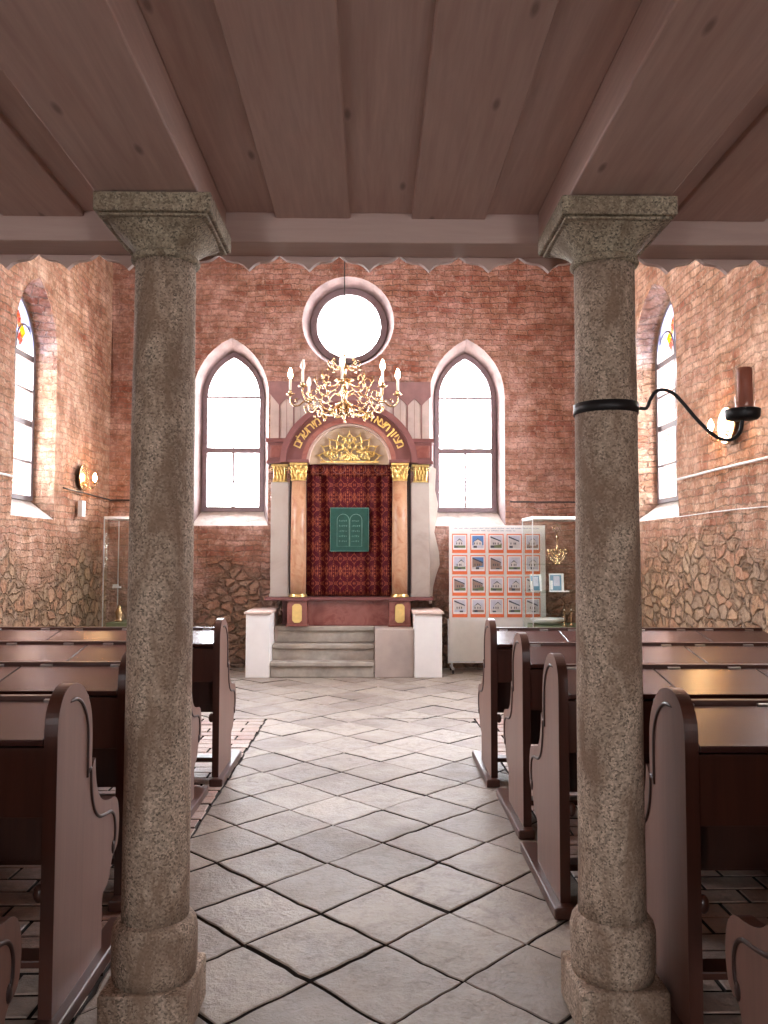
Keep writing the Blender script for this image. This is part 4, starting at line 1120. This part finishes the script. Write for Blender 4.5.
mb = MB(); mb.box(-.12, .12, -.05, .05, 0, .012, M['paper'], Matrix.Translation((2.36, 10.13, 1.122))); tag(mb.build('paper_card', bevel=.002), 'small white card lying in front of the right booklet', 'card')
mb = MB(); prof = [(.0, 0), (.10, .004), (.20, .03), (.225, .05), (.22, .055), (.19, .04), (.0, .02)]
mb.lathe(prof, 0, 0, 0, M['paper'], 36, caps=False); o = mb.build('white_dish'); o.location = (2.235, 10.22, .702); o.scale = (.98, .8, 1.5); tag(o, 'wide white dish on the bottom of the glass cabinet', 'dish')
mb = MB(); mb.box(2.03, 2.72, 10.02, 10.5, .621, .70, M['p_green']); tag(mb.build('display_plinth', bevel=.004), 'dark green block under the white dish in the cabinet', 'plinth')
def stick(x, y, z, label):
    root = empty('brass_candlestick', (x, y, z), label, 'candlestick', 'small brass candlesticks in the cabinet')
    mb = MB(); mb.lathe([(.028, 0), (.03, .006), (.008, .02), (.006, .08), (.011, .09), (.006, .1), (.006, .16), (.016, .175), (.014, .19)], x, y, z, M['brass'], 14); mb.build('stem', root)
    mb = MB(); mb.lathe([(.007, .19), (.007, .21)], x, y, z, M['candle'], 10); mb.build('candle', root)
stick(2.40, 10.02, .701, 'small brass candlestick standing right in front of the white dish'); stick(2.50, 10.08, .701, 'small brass candlestick standing farther right of the white dish')
# contents of left cabinet
mb = MB(); mb.box(-.055, .055, -.02, .02, 0, .02, M['paper'], Matrix.Translation((-3.29, 10.4, 1.152))); mb.box(-.05, .02, -.015, .015, .02, .045, M['white'], Matrix.Translation((-3.29, 10.4, 1.152))); tag(mb.build('white_box', bevel=.003), 'little white box on the left cabinet shelf, nearest its outer corner', 'box')
mb = MB(); mb.box(-.11, .09, -.03, .03, 0, .03, M['paper'], Matrix.Translation((-3.02, 10.4, 1.152))); tag(mb.build('white_booklet', bevel=.003), 'flat white booklet on the left cabinet shelf near the inner corner', 'booklet')
mb = MB(); mb.lathe([(.05, 0), (.055, .01), (.035, .03), (.045, .07), (.05, .12), (.03, .16), (.02, .19), (.028, .205)], -3.26, 10.42, .722, M['brass'], 20); tag(mb.build('brass_vessel'), 'small brass vessel near the bottom of the left cabinet', 'vessel')
mb = MB(); mb.box(-3.37, -2.6, 10.24, 10.72, .621, .72, M['p_green']); tag(mb.build('display_plinth', bevel=.004), 'low dark block under the brass vessel in the left cabinet', 'plinth')

# ------------------------------------------------------------------ light
w = bpy.data.worlds.new('overcast_sky'); sc.world = w; w.use_nodes = True; nt = w.node_tree; nt.nodes.clear()
out = nt.nodes.new('ShaderNodeOutputWorld'); bg = nt.nodes.new('ShaderNodeBackground')
tc = nt.nodes.new('ShaderNodeTexCoord'); sp = nt.nodes.new('ShaderNodeSeparateXYZ'); nt.links.new(tc.outputs['Generated'], sp.inputs[0])
col = ramp(nt, sp.outputs[2], [(0, (.62, .58, .55)), (.5, (.95, .97, 1.0)), (1, (.80, .88, 1.0))])
cr = [n for n in nt.nodes if n.type == 'VALTORGB'][0]
mr = nt.nodes.new('ShaderNodeMapRange'); nt.links.new(sp.outputs[2], mr.inputs[0]); mr.inputs[1].default_value = -1; mr.inputs[2].default_value = 1; nt.links.new(mr.outputs[0], cr.inputs[0])
nt.links.new(col, bg.inputs[0]); bg.inputs[1].default_value = 30; nt.links.new(bg.outputs[0], out.inputs[0])
def portal(loc, rot, sx, sy):
    l = bpy.data.lights.new('portal', 'AREA'); l.shape = 'RECTANGLE'; l.size = sx; l.size_y = sy; l.cycles.is_portal = True
    o = bpy.data.objects.new('daylight_portal', l); C.objects.link(o); o.location = loc; o.rotation_euler = rot
for xx in (-2.02, 1.35): portal((xx, YB + .52, 3.35), (-PI / 2, 0, 0), .95, 2.4)
portal((-.35, YB + .52, 4.92), (-PI / 2, 0, 0), 1.2, 1.2)
for xx in (-2.0, 1.5): portal((xx, YR - .52, 1.72), (PI / 2, 0, 0), .8, 1.4)
for (X, sgn, ys) in ((XL - .52, 1, (8.86, 5.84)), (XR + .52, -1, (8.98, 5.84))):
    for y in ys: portal((X, y, 3.35), (PI / 2, 0, -PI / 2 * sgn), 1.15, 2.4)

sc.view_settings.view_transform = 'Standard'; sc.view_settings.look = 'None'; sc.view_settings.gamma = 1
sc.view_settings.use_curve_mapping = False; sc.view_settings.exposure = 1.15
sc.cycles.use_denoising = True; sc.cycles.max_bounces = 12; sc.cycles.diffuse_bounces = 8; sc.cycles.transparent_max_bounces = 16
sc.cycles.sample_clamp_indirect = 30; sc.cycles.caustics_reflective = False
